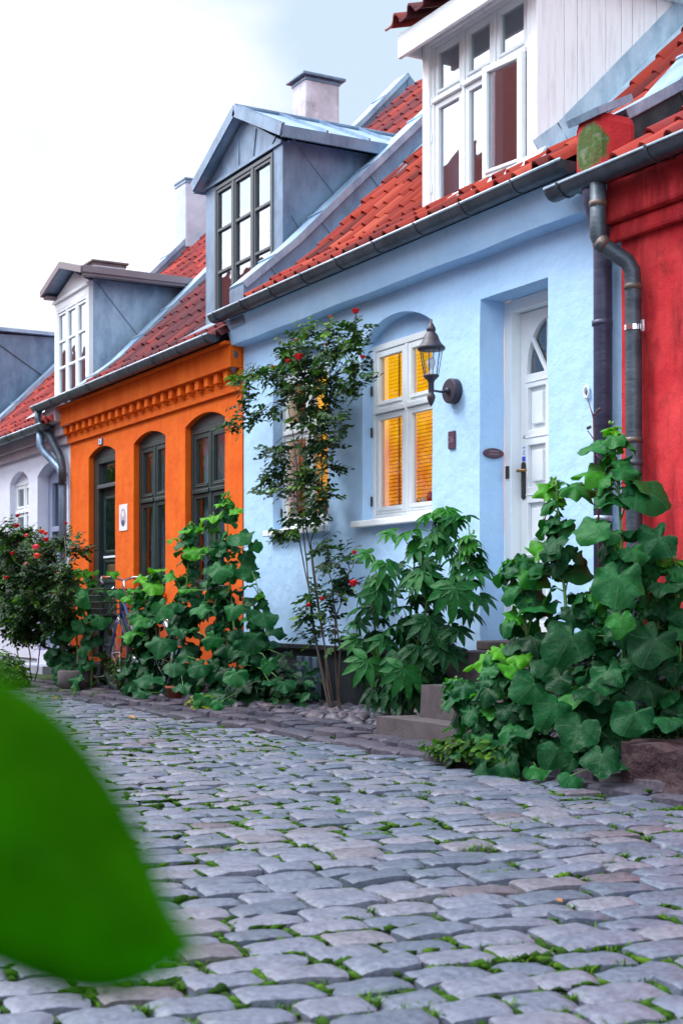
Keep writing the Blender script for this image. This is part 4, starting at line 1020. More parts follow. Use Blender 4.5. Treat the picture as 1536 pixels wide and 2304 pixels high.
def chimney(x0, x1, y0, y1, z0, z1, mt, label, capm=M['zinc'], ov=.06):
    t_ = thing('chimney', ((x0+x1)/2, (y0+y1)/2, z0), label, 'chimney')
    q = MB(); q.box(x0, x1, y0, y1, z0, z1); q.build('stack', mt, t_, bevel=.02)
    q = MB(); q.box(x0-ov, x1+ov, y0-ov, y1+ov, z1, z1+.035); q.box(x0-.01, x1+.01, y0-.01, y1+.01, z1-.05, z1-.001); q.build('cap_plate', capm, t_, bevel=.006)
chimney(-15.55, -15.2, 2.83, 3.30, 6.0, 7.14, M['chimney'], 'tall weathered grey rendered chimney with dark flat cap behind the zinc dormer')
chimney(-20.4, -20.0, 3.3, 3.9, 6.2, 7.22, M['chimney_w'], 'pale plain chimney left of the grey gabled zinc dormer', ov=.02)
chimney(-24.5, -24.0, 3.25, 3.85, 5.8, 6.82, M['chimney_w'], 'low wide chimney top just showing over the white dormer', M['concrete'], .04)

# ================================================================== WHITE HOUSE and the one beyond
wh = thing('house', (-17.8, 0, 0), 'lavender white plastered house with grey cornice at the far left', 'house')
WX0 = -20.2
whs = [arch(-17.91, -17.10, 1.1, 2.42, .13), arch(-16.74, -15.81, .2, 2.42, .13), arch(-19.35, -18.5, 1.1, 2.42, .13)]
wall('wall', [(WX0, .1), (-16.76, .1), (-16.76, .05), (-15.8, .05), (-15.8, .1), (OX0-.002, .1), (OX0-.002, 2.80), (WX0, 2.80)], whs, 0, .20, M['white_wall'], wh)
mb = MB(); mb.box(WX0, OX0-.01, .02, .28, -.1, .1); mb.box(-16.8, -15.75, -.25, .28, -.1, .05); mb.build('plinth', M['chimney_w'], wh, bevel=.01)
mb = MB(); mb.box(WX0, OX0-.01, -.10, -.001, 2.66, 2.80); mb.box(WX0, OX0-.01, -.05, -.001, 2.56, 2.66); mb.build('cornice', M['grey_cornice'], wh, bevel=.01)
for a, b in ((-17.91, -17.10), (-19.35, -18.5)):
    f = window('window', a, b, 1.1, 2.30, .07, M['white'], M['glass'], wh, 2, (0.7,), curtain=False)
    q = MB(); q.prism_y(arch(a-.02, b+.02, 2.30, 2.44, .12), .09, .15); q.build('arched_head', M['white_wall'], f)
mb = MB(); y_ = .13; mb.box(-16.74, -16.58, y_, y_+.1, .1, 2.3); mb.box(-15.9, -15.81, y_, y_+.1, .1, 2.3); mb.box(-16.58, -15.9, y_, y_+.1, 2.2, 2.32); mb.prism_y(arch(-16.76, -15.79, 2.31, 2.44, .12), y_+.02, y_+.08)
mb.box(-16.58, -15.9, y_-.015, y_+.07, 1.62, 1.68)
df = mb.build('door_frame', M['grey_door'], wh, bevel=.006)
mb = MB(); mb.box(-16.57, -15.91, y_+.05, y_+.09, .1, 1.62)
for c_, d_ in ((.3, .8), (.9, 1.5)): mb.box(-16.45, -16.02, y_+.035, y_+.05, c_, d_)
mb.build('door', M['grey_door'], wh, bevel=.008)
mb = MB(); mb.box(-16.4, -15.91, y_+.05, y_+.055, 1.68, 2.2); mb.box(-16.58, -16.4, y_+.04, y_+.07, 1.68, 2.2); mb.build('transom_glass', M['glass'], df)
tiled_roof('roof', WX0, -15.5, 2.80, M['tile_red'], wh, skip=[(-17.05, -15.80, 0.22, 2.1)], tw=.21, th=.30)
gutter(WX0, -15.72, 2.80, -.22, wh, strap=.6)
downpipe([(-15.98, -.20, 2.74), (-15.98, -.20, 2.58), (-15.93, -.17, 2.50), (-15.66, -.08, 2.30), (-15.58, -.07, 2.22), (-15.565, -.07, 2.1), (-15.56, -.07, 0.0)], .045, wh, M['zinc'], joints=[(-15.56, -.07, 2.12, M['gutter_rim']), (-15.56, -.07, 1.2, M['gutter_rim'])])
parapet('gable_parapet', -20.35, -20.02, [(-.12, 2.98), (.46, 3.41), (1.22, 4.17), (4.25, 7.30)], wh, M['zinc'])
mb = MB(); mb.box(-15.86, -15.475, -.19, -.02, 2.80, 3.04); mb.build('gable_end_plate', M['grey_cornice'], wh, bevel=.01)
# white dormer with low gable
hx0, hx1, hy = -17.02, -15.76, .30
ex0, ex1, ax, oy = -17.02, -15.50, -16.27, .14
q = MB(); q.box(hx0, hx0+.09, hy, hy+.06, 3.24, 4.45); q.box(hx1-.07, hx1, hy, hy+.06, 3.24, 4.45); q.box(hx0+.09, hx1-.07, hy, hy+.06, 4.34, 4.45)
q.prism_y([(hx0, 4.45), (hx1, 4.45), (hx1, 4.50), (ax, 4.70), (hx0, 4.50)], hy, hy+.06)
q.box(hx0-.02, hx1+.01, hy-.03, hy, 4.44, 4.475)
d3 = q.build('dormer', M['white'], wh, bevel=.006)
rz3 = lambda y: 2.80+.34+max(0, y-.35)*.98-.05
q = MB(); q.prism_x([(hy+.06, 3.1), (hy+.06, 4.52), (1.75, 4.52), (1.75, rz3(1.75))], hx1-.03, hx1-.002); q.build('cheek', M['zinc_light'], d3); q = MB(); q.prism_x([(hy+.06, 3.1), (hy+.06, 4.52), (1.75, 4.52), (1.75, rz3(1.75))], hx0+.002, hx0+.03); q.build('cheek', M['zinc_light'], d3)
q = MB(); ya, za, yb_, zb = hy+.1, 4.48, 1.02, 3.78; ln = math.hypot(yb_-ya, zb-za); q.obox((hx1+.002, (ya+yb_)/2, (za+zb)/2), (1, 0, 0), (0, (yb_-ya)/ln, (zb-za)/ln), (0, -(zb-za)/ln, (yb_-ya)/ln), .005, ln/2, .006); q.build('cheek_seam', M['zinc'], d3)
q = MB()
for xe in (ex0, ex1): q.prism_y([(xe, 4.53), (xe, 4.58), (ax, 4.79), (ax, 4.74)], oy, 2.1)
q.build('dormer_roof', M['zinc'], d3, fix=True)
q = MB()
for xe, s_ in ((ex0, 1), (ex1, -1)):
    q.box(xe-.02 if s_ > 0 else xe, xe if s_ > 0 else xe+.02, oy, 1.75, 4.52, 4.60); q.box(xe if s_ > 0 else xe-.10, xe+.10 if s_ > 0 else xe, oy+.02, 1.72, 4.49, 4.53)
for xe in (ex0, ex1):
    dx_ = xe-ax; dz_ = 4.55-4.76; ln = math.hypot(dx_, dz_); ux, uz = dx_/ln, dz_/ln
    q.obox(((xe+ax)/2, oy-.012, 4.655), (ux, 0, uz), (0, 1, 0), (-uz, 0, ux), ln/2, .012, .04)
q.build('eave_moulding', M['brown'], d3, bevel=.004)
a0, a1, b0, b1 = hx0+.09, hx1-.07, 3.27, 4.34; W3 = (a1-a0)/3; wy = hy-.0
q = MB(); q.box(a0, a0+.03, wy, wy+.06, b0, b1); q.box(a1-.03, a1, wy, wy+.06, b0, b1); q.box(a0+.03, a1-.03, wy, wy+.06, b1-.03, b1); q.box(a0+.03, a1-.03, wy-.02, wy+.06, b0, b0+.03)
for i in (1, 2): q.box(a0+W3*i-.016, a0+W3*i+.016, wy, wy+.06, b0+.03, b1-.03)
q.build('window_frame', M['white'], d3, bevel=.003)
for i in range(3):
    a, b = a0+W3*i+(.032 if i == 0 else .018), a0+W3*(i+1)-(.032 if i == 2 else .018)
    q = MB(); q.box(a, a+.03, wy+.008, wy+.05, b0+.033, b1-.033); q.box(b-.03, b, wy+.008, wy+.05, b0+.033, b1-.033)
    for z_ in (b0+.033, b0+.033+.32, b0+.033+.64, b1-.065): q.box(a+.03, b-.03, wy+.008, wy+.05, z_, z_+.025)
    q.build('casement', M['white'], d3, bevel=.002)
    q = MB(); q.box(a+.02, b-.02, wy+.03, wy+.034, b0+.04, b1-.04); q.build('glass', M['glass_sky'], d3)
q = MB(); q.box(hx0+.03, hx1-.03, hy+.2, hy+.22, 3.1, 4.5); q.build('dormer_core', M['dark'], d3)
q = MB()
for k_ in range(14): q.tube([(a0+.05+k_*.075, hy+.12, 4.3), (a0+.05+k_*.075, hy+.12, 3.3)], .035, 8)
q.build('curtain', M['white'], d3, smooth=True)
q = MB()
for a, c in (((-.1, 2.90), (.35, 3.20)), ((.35, 3.20), (2.1, 4.93))):
    ln = math.hypot(c[0]-a[0], c[1]-a[1]); ty, tz = (c[0]-a[0])/ln, (c[1]-a[1])/ln
    q.obox((hx1+.012, (a[0]+c[0])/2, (a[1]+c[1])/2), (1, 0, 0), (0, ty, tz), (0, -tz, ty), .02, ln/2, .04)
q.add([(hx0-.3, .02, 3.05), (hx1, .02, 3.05), (hx1, hy, 3.28), (hx0-.02, hy, 3.28)], [(0, 1, 2, 3)])
q.build('lead_flashing', M['lead'], d3)

far = thing('house', (-23, 0, 0), 'farthest house at the left edge with a flat topped grey zinc dormer', 'house')
mb = MB(); mb.box(-40, -20.36, .0, .3, -.1, 2.8); mb.build('wall', M['chimney_w'], far)
tiled_roof('roof', -27, -20.36, 2.50, M['tile_red'], far, skip=[(-22.2, -20.4, .2, 2.0)], tw=.22, th=.32)
q = MB(); q.prism_x([(.42, 3.15), (.42, 4.70), (1.95, 4.74), (1.95, rz3(1.95))], -22.0, -20.5); d4 = q.build('dormer', M['zinc'], far)
q = MB(); q.box(-22.1, -20.42, .32, 2.0, 4.74, 4.79); q.build('dormer_roof', M['zinc_light'], d4)
q = MB(); ya, za, yb_, zb = .5, 4.6, 1.3, 4.1; ln = math.hypot(yb_-ya, zb-za); q.obox((-20.497, (ya+yb_)/2, (za+zb)/2), (1, 0, 0), (0, (yb_-ya)/ln, (zb-za)/ln), (0, -(zb-za)/ln, (yb_-ya)/ln), .006, ln/2, .008); q.build('cheek_seam', M['gutter'], d4)

# houses across the street (seen mirrored in the panes)
op = thing('house', (-20, -9, 0), 'brick row house across the street mirrored in the panes', 'house')
mb = MB(); mb.box(-46, 2, -12, -8.6, -.1, 3.9); mb.build('wall', M['brick'], op)
mb = MB(); mb.prism_x([(-8.3, 3.8), (-12.2, 8.0), (-16, 3.8)], -46, 2, rnd=.6); mb.build('roof', M['tile_red'], op)

op = thing('house', (-40, -12.5, 0), 'taller house with steep red roof behind the brick row', 'house')
mb = MB(); mb.box(-80, -14, -22, -12.6, -.1, 7.6); mb.build('wall', M['brick'], op)
mb = MB(); mb.prism_x([(-12.4, 7.5), (-17.2, 13.6), (-22.2, 7.5)], -80, -14, rnd=.6); mb.build('roof', M['tile_red'], op)

# ================================================================== doorsteps, rock, trough
def rough_block(name, x0, x1, y0, y1, z0, z1, mt, label, cat, bev=.02, group=None):
    q = MB(); nx, ny, nz = max(2, int((x1-x0)/.08)), max(2, int((y1-y0)/.08)), 3
    bm = bmesh.new(); bmesh.ops.create_cube(bm, size=1)
    bmesh.ops.subdivide_edges(bm, edges=bm.edges[:], cuts=7, use_grid_fill=True)
    for v in bm.verts:
        p_ = Vector((x0+(v.co.x+.5)*(x1-x0), y0+(v.co.y+.5)*(y1-y0), z0+(v.co.z+.5)*(z1-z0)))
        nv = noise.noise_vector(p_*6); v.co = p_+nv*bev*.5
    me = bpy.data.meshes.new(name); bm.to_mesh(me); bm.free()
    o = link(name, me, mt, None, True, 0); me.set_sharp_from_angle(angle=R(45)) if hasattr(me, 'set_sharp_from_angle') else None
    return tag(o, label, cat, group)
rough_block('stone_step', -7.40, -6.35, -.79, .0, SZ-.02, .05, M['concrete'], 'lowest wide stone step in front of the white door', 'step', .01)
rough_block('stone_step', -7.24, -6.40, -.57, .0, .051, .245, M['concrete'], 'middle stone step of the white door, pitted front face', 'step', .01)
rough_block('stone_step', -7.44, -6.55, -.28, .0, .246, .44, M['concrete'], 'top stone step right under the white door', 'step', .01)
o = rough_block('boulder', -4.97, -4.05, -.97, -.55, SZ-.03, .105, M['rock'], 'rough reddish granite block lying at the right edge', 'rock', .12)
tr = thing('stone_trough', (-13.0, -.8, -.05), 'low round grey stone planter standing under the leftmost hollyhock', 'planter')
q = MB(); q.lathe((-12.95, -.80, -.06), [(.10, 0), (.15, .01), (.165, .08), (.17, .17), (.15, .185), (.13, .175), (.125, .12)], 28); q.build('bowl', M['concrete'], tr, smooth=True)
q = MB(); q.lathe((-12.95, -.80, .08), [(.0, 0), (.125, .005)], 20); q.build('soil', M['soil'], tr)
pot = thing('flower_pot', (-11.2, -.5, 0), 'small dark flower pot half hidden under the leaves', 'pot')
q = MB(); q.lathe((-10.95, -.62, -.06), [(.05, 0), (.055, .0), (.075, .10), (.082, .10), (.082, .12), (.070, .12), (.065, .06)], 20); q.build('pot_body', M['terracotta'], pot, smooth=True)

# ================================================================== bicycle
bk = thing('bicycle', (-11.95, -.58, -.05), 'parked bicycle with wicker front basket half hidden behind the hollyhocks', 'bicycle')
BY = -.58; wf = (-12.47, BY, .295); wr_ = (-11.42, BY, .295)
def wheel(c):
    w_ = MB(); nn = 40; vs = []
    for j in range(nn):
        q = 2*math.pi*j/nn
        for k_ in range(8):
            s_ = 2*math.pi*k_/8; rr = .335+.019*math.cos(s_); vs.append((c[0]+rr*math.cos(q), c[1]+.019*math.sin(s_), c[2]+rr*math.sin(q)))
    w_.add(vs, [(j*8+k_, j*8+(k_+1) % 8, ((j+1) % nn)*8+(k_+1) % 8, ((j+1) % nn)*8+k_) for j in range(nn) for k_ in range(8)])
    ty_ = w_.build('wheel', M['black'], bk, smooth=True)
    w_ = MB(); vs = []
    for j in range(nn):
        q = 2*math.pi*j/nn
        for rr, yy in ((.318, -.012), (.318, .012), (.300, .010), (.300, -.010)): vs.append((c[0]+rr*math.cos(q), c[1]+yy, c[2]+rr*math.sin(q)))
    w_.add(vs, [(j*4+k_, j*4+(k_+1) % 4, ((j+1) % nn)*4+(k_+1) % 4, ((j+1) % nn)*4+k_) for j in range(nn) for k_ in range(4)]); w_.build('rim', M['zinc'], ty_, smooth=True)
    w_ = MB()
    for j in range(28):
        q = 2*math.pi*j/28; s_ = 1 if j % 2 else -1
        w_.tube([(c[0]+.02*math.cos(q+.8*s_), c[1]+.03*s_, c[2]+.02*math.sin(q+.8*s_)), (c[0]+.305*math.cos(q), c[1], c[2]+.305*math.sin(q))], .0014, 4)
    w_.tube([(c[0], c[1]-.045, c[2]), (c[0], c[1]+.045, c[2])], .016, 10)
    w_.build('spokes', M['chrome'], ty_)
wheel(wf); wheel(wr_)
hd = (-12.26, BY, .80); bb = (-11.86, BY, .27); st = (-11.70, BY, .72)
q = MB(); q.tube([hd, (-12.30, BY, .68), bb], .015, 10); q.tube([(-12.27, BY, .77), (-11.9, BY, .38), bb], .013, 10); q.tube([bb, st], .015, 10); q.tube([bb, wr_], .010, 8); q.tube([st, wr_], .008, 8); q.tube([(-12.24, BY, .86), (-12.32, BY, .64)], .019, 10); q.build('frame', M['bikeblue'], bk, smooth=True)
q = MB()
for s_ in (-1, 1): q.tube([(-12.33, BY+.03*s_, .62), (-12.40, BY+.045*s_, .45), (wf[0], BY+.05*s_, wf[2])], .011, 8)
q.build('fork', M['bikeblue'], bk, smooth=True)
for c in (wf, wr_):
    q = MB(); vs = []
    for j in range(19):
        a_ = R(-10)+R(200)*j/18
        for yy, dr in ((-.03, -.012), (0, 0), (.03, -.012)): vs.append((c[0]+(.375+dr)*math.cos(a_), c[1]+yy, c[2]+(.375+dr)*math.sin(a_)))
    q.add(vs, [(j*3+k_, j*3+k_+1, (j+1)*3+k_+1, (j+1)*3+k_) for j in range(18) for k_ in range(2)]); q.build('mudguard', M['black'] if c is wf else M['chrome'], bk, smooth=True)
q = MB(); q.tube([(-12.05, BY-.28, .93), (-12.18, BY-.24, .985), (-12.27, BY-.10, .99), (-12.25, BY, .96), (-12.27, BY+.10, .99), (-12.18, BY+.24, .985), (-12.05, BY+.28, .93)], .011, 10); q.tube([(-12.25, BY, .96), (-12.24, BY, .84)], .012, 8); hb = q.build('handlebar', M['chrome'], bk, smooth=True)
for s_ in (-1, 1):
    q = MB(); q.tube([(-12.12, BY+.265*s_, .96), (-12.0, BY+.285*s_, .915)], .016, 10); q.build('grip', M['black'], hb, smooth=True)
q = MB()      # basket with slatted walls
for z_ in (.64, .70, .76, .82, .88): 
    e_ = (z_-.64)*.18; q.tube([(-12.66-e_, BY-.15-e_, z_), (-12.36, BY-.15-e_, z_), (-12.36, BY+.15+e_, z_), (-12.66-e_, BY+.15+e_, z_), (-12.66-e_, BY-.15-e_, z_)], .006, 6)
for j in range(9):
    for s_ in (-1, 1): x_ = -12.66+j*.0375; q.tube([(x_, BY+.15*s_, .64), (x_, BY+.19*s_, .89)], .004, 5)
    q.tube([(-12.66, BY-.15+j*.0375, .64), (-12.70, BY-.19+j*.0475, .89)], .004, 5); q.tube([(-12.36, BY-.15+j*.0375, .64), (-12.36, BY-.19+j*.0475, .89)], .004, 5)
q.box(-12.65, -12.37, BY-.145, BY+.145, .635, .642)
q.build('basket', M['black'], bk)
q = MB(); q.ico((-11.66, BY, .84), .13, .075, .035, .1, 3); sad = q.build('saddle', M['black'], bk, smooth=True)
q = MB(); q.tube([st, (-11.67, BY, .82)], .012, 8); q.build('seat_post', M['chrome'], bk)
q = MB(); q.lathe((-12.36, BY, .60), [(.01, -.05), (.03, -.02), (.04, .03), (.035, .04)], 16, 'x'); q.build('headlight', M['chrome'], bk, smooth=True)
q = MB(); q.lathe((bb[0], BY-.04, bb[2]), [(.085, 0), (.085, .006)], 24, 'y'); q.tube([(bb[0], BY-.05, bb[2]), (bb[0]-.12, BY-.06, bb[2]-.11)], .009, 8); q.box(bb[0]-.16, bb[0]-.08, BY-.15, BY-.07, bb[2]-.125, bb[2]-.105); q.build('crank', M['chrome'], bk)

# ================================================================== plants
UP = Vector((0, 0, 1)); CAMP = Vector((0, -D, EYE))
def frame_of(nrm, tip):
    n = Vector(nrm).normalized(); t = Vector(tip); t = t-n*t.dot(n)
    if t.length < 1e-4: t = n.orthogonal()
    t.normalize(); return t, n.cross(t), n
def leaf_round(mb, pos, nrm, tip, size, lobe=.22, cup=.25, rnd=.5, nl=6):
    t, b, n = frame_of(nrm, tip); pos = Vector(pos); A = 42; rings = (.3, .62, .85, 1.0)
    vs = [tuple(pos)]; uv = [(0.0, 0.0)]; sd_ = random.uniform(0, 50); fold = random.uniform(.02, .08); wav = random.uniform(.04, .12); droop = random.uniform(.5, 2.0)*cup
    for q_ in rings:
        for i in range(A):
            th = -math.pi+2*math.pi*(i+.5)/A
            lb = 1-lobe*(0.5-0.5*math.cos(nl*th))**.8 - .05*(0.5-.5*math.cos(21*th+sd_))
            notch = 1-.80*math.exp(-((math.pi-abs(th))/.22)**2)
            r0 = (.80+.22*math.cos(th))*notch*(1+.28*noise.noise(Vector((math.cos(th)*1.2+sd_, math.sin(th)*1.2, 0))))
            rr = size*q_*r0*(1-(1-lb)*q_**2)
            x = rr*math.cos(th); y = rr*math.sin(th)*1.02
            z = size*(-droop*q_**2*(.45+.55*max(0, math.cos(th))) + fold*q_*math.cos(nl*th)*.5 + wav*q_**2*math.sin(5*th+sd_) + .05*q_*abs(math.sin(th)) + .38*q_**2*noise.noise(Vector((math.cos(th)*q_*1.6+sd_, math.sin(th)*q_*1.6, sd_*.3))))
            vs.append(tuple(pos+t*x+b*y+n*z)); uv.append((th*nl/(2*math.pi)+10, q_))
    fs = [(0, 1+i, 1+(i+1) % A) for i in range(A-1)]
    for k_ in range(len(rings)-1):
        o0, o1 = 1+k_*A, 1+(k_+1)*A
        fs += [(o0+i, o1+i, o1+i+1, o0+i+1) for i in range(A-1)]
    mb.add(vs, fs, rnd=rnd, uvs=uv)
def blade(mb, pos, nrm, tip, ln, wd, rnd, bend=.3, n=6):
    t, b, nn = frame_of(nrm, tip); pos = Vector(pos); vs = []; uv = []; s_ = random.uniform(0, 9)
    for i in range(n+1):
        u = i/n; w_ = wd*math.sin(math.pi*min(1, .06+.94*u**.85))**.75*(1+.10*math.sin(u*19+s_)) if i < n else .0
        c = pos+t*(ln*u)+nn*(-bend*ln*u*u)
        for k_ in (-1, 0, 1): vs.append(tuple(c+b*(w_*k_)+nn*(abs(k_)*w_*.32))); uv.append((10+.5*k_*.8, 1))
    fs = [(3*i+k_, 3*i+k_+1, 3*i+k_+4, 3*i+k_+3) for i in range(n) for k_ in (0, 1)]
    mb.add(vs, fs, rnd=rnd, uvs=uv)
def leaf_digit(mb, pos, nrm, tip, size, rnd=.5, fingers=7, **k):
    t, b, n = frame_of(nrm, tip)
    for i in range(fingers):
        a = (i-(fingers-1)/2)*R(255/fingers); L_f = size*(1-.10*abs(i-(fingers-1)/2))*random.uniform(.9, 1.08)
        d = t*math.cos(a)+b*math.sin(a); blade(mb, Vector(pos)+d*size*.04, n+d*.12, d, L_f, size*.155, rnd+random.uniform(-.05, .05), bend=random.uniform(.15, .5), n=7)
def petal_ball(mb, c, r):
    c = Vector(c)
    mb.ico(tuple(c), r*.8, r*.8, r*.72, .12, 2)
    for ring, (nn, tilt, rr) in enumerate(((5, 1.4, 1.1), (5, 1.15, 1.15), (6, .85, 1.05))):
        for i in range(nn):
            a = 2*math.pi*(i+ring*.5)/nn+random.uniform(-.2, .2); d = Vector((math.cos(a), math.sin(a), 0))
            out = (d*math.cos(tilt)+UP*math.sin(tilt)).normalized(); side = Vector((-d.y, d.x, 0)); base = c+d*r*.35-UP*r*.55
            vs = []
            for u in (0, .5, 1):
                w_ = r*(.35, .62, .42)[int(u*2)]; cen = base+out*(rr*r*u)+d*(r*.12*u*u)
                for k_ in (-1, 0, 1): vs.append(tuple(cen+side*w_*k_-d*(abs(k_)*w_*.35)))
            mb.add(vs, [(3*j+k_, 3*j+k_+1, 3*j+k_+4, 3*j+k_+3) for j in range(2) for k_ in (0, 1)])
def interp(pts, u):
    u = max(0, min(.9999, u))*(len(pts)-1); i = int(u); return pts[i].lerp(pts[i+1], u-i)

def leafy(name, label, cat, stems, keyed, n_fill, mt, kind='round', size=(.12, .05), group=None, fill_rnd=(.0, .45), top_bright=.45, dens=1.0, spread=1.0, stem_r=.011, stem_mat='stem', fill_h=(0.02, .98)):
    """stems: polylines of measured points (photo px, py, depth Y); keyed: prominent leaves (px, py, Y, radius px, tone, face)"""
    S = []
    for st_ in stems:
        pts = []
        for (px, py, Y) in st_:
            X, Z = at(px, py, Y); pts.append(Vector((X, Y, Z)))
        S.append(pts)
    base = S[0][0]; root = thing(name, (base.x, base.y, SZ+.03), label, cat, group)
    smb = MB(); lmb = MB()
    for pts in S:
        pts[0].z = min(pts[0].z, ground_z(pts[0].x, pts[0].y)-.01) if pts[0].z < .3 else pts[0].z
        fine = [interp(pts, i/10) for i in range(11)]
        smb.tube(fine, [stem_r*(1-.06*i) for i in range(11)], 7)
    def put(P_, nrm, tip, sz, rn):
        if random.random() < .025: rn += .25
        if kind == 'round': leaf_round(lmb, P_, nrm, tip, sz, rnd=min(1, max(0, rn)), lobe=random.uniform(.05, .2) if rn < .6 else random.uniform(.18, .42), nl=random.choice((5, 6, 7)))
        else: leaf_digit(lmb, P_, nrm, tip, sz*1.15, rnd=min(1, max(0, rn)))
    for kd in keyed:
        px, py, Y, rp, tone = kd[:5]; face = kd[5] if len(kd) > 5 else random.uniform(.15, .7)
        X, Z = at(px, py, Y); P_ = Vector((X, Y, Z)); s_ = rp*pxs(px, Y)*random.uniform(.85, 1.02)
        tc_ = (CAMP-P_).normalized(); side = Vector((random.uniform(-.5, .5), 0, 0))
        nrm = (tc_*face*.85+UP*(1.1-face*.7)+side*.9)
        st_ = min(S, key=lambda q: min((interp(q, u/10)-P_).length for u in range(11)))
        u_ = min(range(11), key=lambda u: (interp(st_, u/10)-P_-Vector((0, 0, -.5*s_))).length)/10
        node = interp(st_, max(0, u_-.06)); out = P_-node; out.z = 0
        if out.length < .02: out = Vector((random.uniform(-.3, .3), -1, 0))
        tip = out.normalized()*.8+Vector((0, 0, -.7))
        P_ -= tip.normalized()*s_*.15
        smb.tube([node, node.lerp(P_, .5)+UP*.03, P_], [.0045, .0035, .0025], 5)
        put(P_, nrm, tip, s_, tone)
    for i in range(n_fill):
        st_ = random.choice(S); u = fill_h[0]+(fill_h[1]-fill_h[0])*random.random()**1.25; node = interp(st_, u)
        a = random.uniform(0, 2*math.pi); d = Vector((math.cos(a), math.sin(a)*.8-.15, 0)).normalized()
        if node.y+d.y*.2 > -.10: d.y = -abs(d.y)
        s_ = (size[0]*(1-u)+size[1]*u)*random.uniform(.7, 1.25); ln = s_*random.uniform(.7, 1.9)*spread*(1.15-.7*u)
        P_ = node+d*ln+UP*ln*random.uniform(-.1, .45)
        if P_.z < ground_z(P_.x, P_.y)+.04: P_.z = ground_z(P_.x, P_.y)+random.uniform(.04, .12)
        smb.tube([node, node.lerp(P_, .5)+UP*.02, P_], [.004, .003, .002], 4)
        nrm = UP*random.uniform(.5, 1)+d*random.uniform(.3, 1.0)+Vector((0, -.25, 0))
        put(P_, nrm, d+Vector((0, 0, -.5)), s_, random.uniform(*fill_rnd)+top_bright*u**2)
    for pts in S:      # crown of small young leaves and buds
        tp = pts[-1]
        for i in range(int(9*dens)):
            a = random.uniform(0, 6.283); d = Vector((math.cos(a), math.sin(a), 0)); s_ = size[1]*random.uniform(.45, .95)
            put(tp+d*s_*.5-UP*random.uniform(0, .12), UP*.8+d*.5, d, s_, random.uniform(.75, 1))
        for i in range(5):
            c = tp+Vector((random.uniform(-.02, .02), random.uniform(-.02, .02), random.uniform(-.07, .02))); smb.ico(tuple(c), .008, .008, .011, .1, 1)
    smb.build('stem', M[stem_mat], root, smooth=True)
    lmb.build('leaves', M[mt], root, smooth=True)
    return root
Y1 = -.80
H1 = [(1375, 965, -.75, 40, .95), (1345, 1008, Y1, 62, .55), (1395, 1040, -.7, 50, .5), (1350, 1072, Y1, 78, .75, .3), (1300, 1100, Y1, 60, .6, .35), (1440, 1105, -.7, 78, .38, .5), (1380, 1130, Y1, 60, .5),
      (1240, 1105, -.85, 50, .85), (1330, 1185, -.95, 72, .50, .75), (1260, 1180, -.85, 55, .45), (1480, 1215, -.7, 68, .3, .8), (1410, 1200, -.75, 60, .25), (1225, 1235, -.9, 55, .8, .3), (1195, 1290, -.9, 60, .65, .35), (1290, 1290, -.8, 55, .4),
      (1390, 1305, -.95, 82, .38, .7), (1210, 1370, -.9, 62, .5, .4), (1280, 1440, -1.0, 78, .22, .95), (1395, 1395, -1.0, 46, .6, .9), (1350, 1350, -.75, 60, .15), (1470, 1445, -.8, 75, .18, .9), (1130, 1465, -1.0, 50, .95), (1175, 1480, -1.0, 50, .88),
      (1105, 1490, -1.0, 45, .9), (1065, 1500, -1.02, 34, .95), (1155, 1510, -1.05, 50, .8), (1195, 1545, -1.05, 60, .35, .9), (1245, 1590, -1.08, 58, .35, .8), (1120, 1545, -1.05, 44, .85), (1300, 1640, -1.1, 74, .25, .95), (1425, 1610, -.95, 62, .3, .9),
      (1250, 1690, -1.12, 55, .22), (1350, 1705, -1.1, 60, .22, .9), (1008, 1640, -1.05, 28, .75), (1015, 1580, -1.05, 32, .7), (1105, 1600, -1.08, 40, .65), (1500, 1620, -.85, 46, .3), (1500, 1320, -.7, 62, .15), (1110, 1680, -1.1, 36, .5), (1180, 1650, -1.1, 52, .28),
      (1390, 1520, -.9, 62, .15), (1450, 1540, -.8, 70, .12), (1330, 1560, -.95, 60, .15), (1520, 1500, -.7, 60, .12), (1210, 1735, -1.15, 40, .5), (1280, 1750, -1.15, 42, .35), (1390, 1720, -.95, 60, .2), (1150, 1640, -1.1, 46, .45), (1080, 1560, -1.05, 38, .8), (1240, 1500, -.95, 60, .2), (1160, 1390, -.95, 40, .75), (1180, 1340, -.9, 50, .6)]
leafy('hollyhock', 'huge dark leaved hollyhock clump spilling over the kerb before the red house', 'plant',
      [[(1400, 1700, -.70), (1402, 1400, -.78), (1395, 1150, -.78), (1378, 960, -.75)], [(1300, 1700, -.80), (1275, 1400, -.85), (1258, 1210, -.85), (1250, 1080, -.85)], [(1230, 1700, -.85), (1185, 1440, -.9), (1168, 1290, -.9), (1160, 1260, -.9)],
       [(1190, 1720, -.98), (1130, 1560, -1.0), (1100, 1470, -1.0)], [(1460, 1690, -.6), (1480, 1400, -.62), (1470, 1230, -.62)], [(1520, 1690, -.6), (1530, 1450, -.6), (1520, 1260, -.6)], [(1350, 1700, -.75), (1340, 1500, -.8), (1330, 1330, -.8)], [(1140, 1730, -1.0), (1060, 1570, -1.02), (1020, 1530, -1.02)]],
      H1, 440, 'leaf', size=(.105, .06), fill_rnd=(0, .35), spread=1.0)
sp_ = thing('seed_stalk', (-5.5, -.7, 0), 'bare purple flower stalk with dark pods rising above the big hollyhock', 'plant')
q = MB(); pts = [Vector((at(x, y, -.75)[0], -.75, at(x, y, -.75)[1])) for x, y in ((1352, 1500), (1345, 1150), (1336, 990), (1334, 940), (1322, 900))]; pts[0].z = -.06
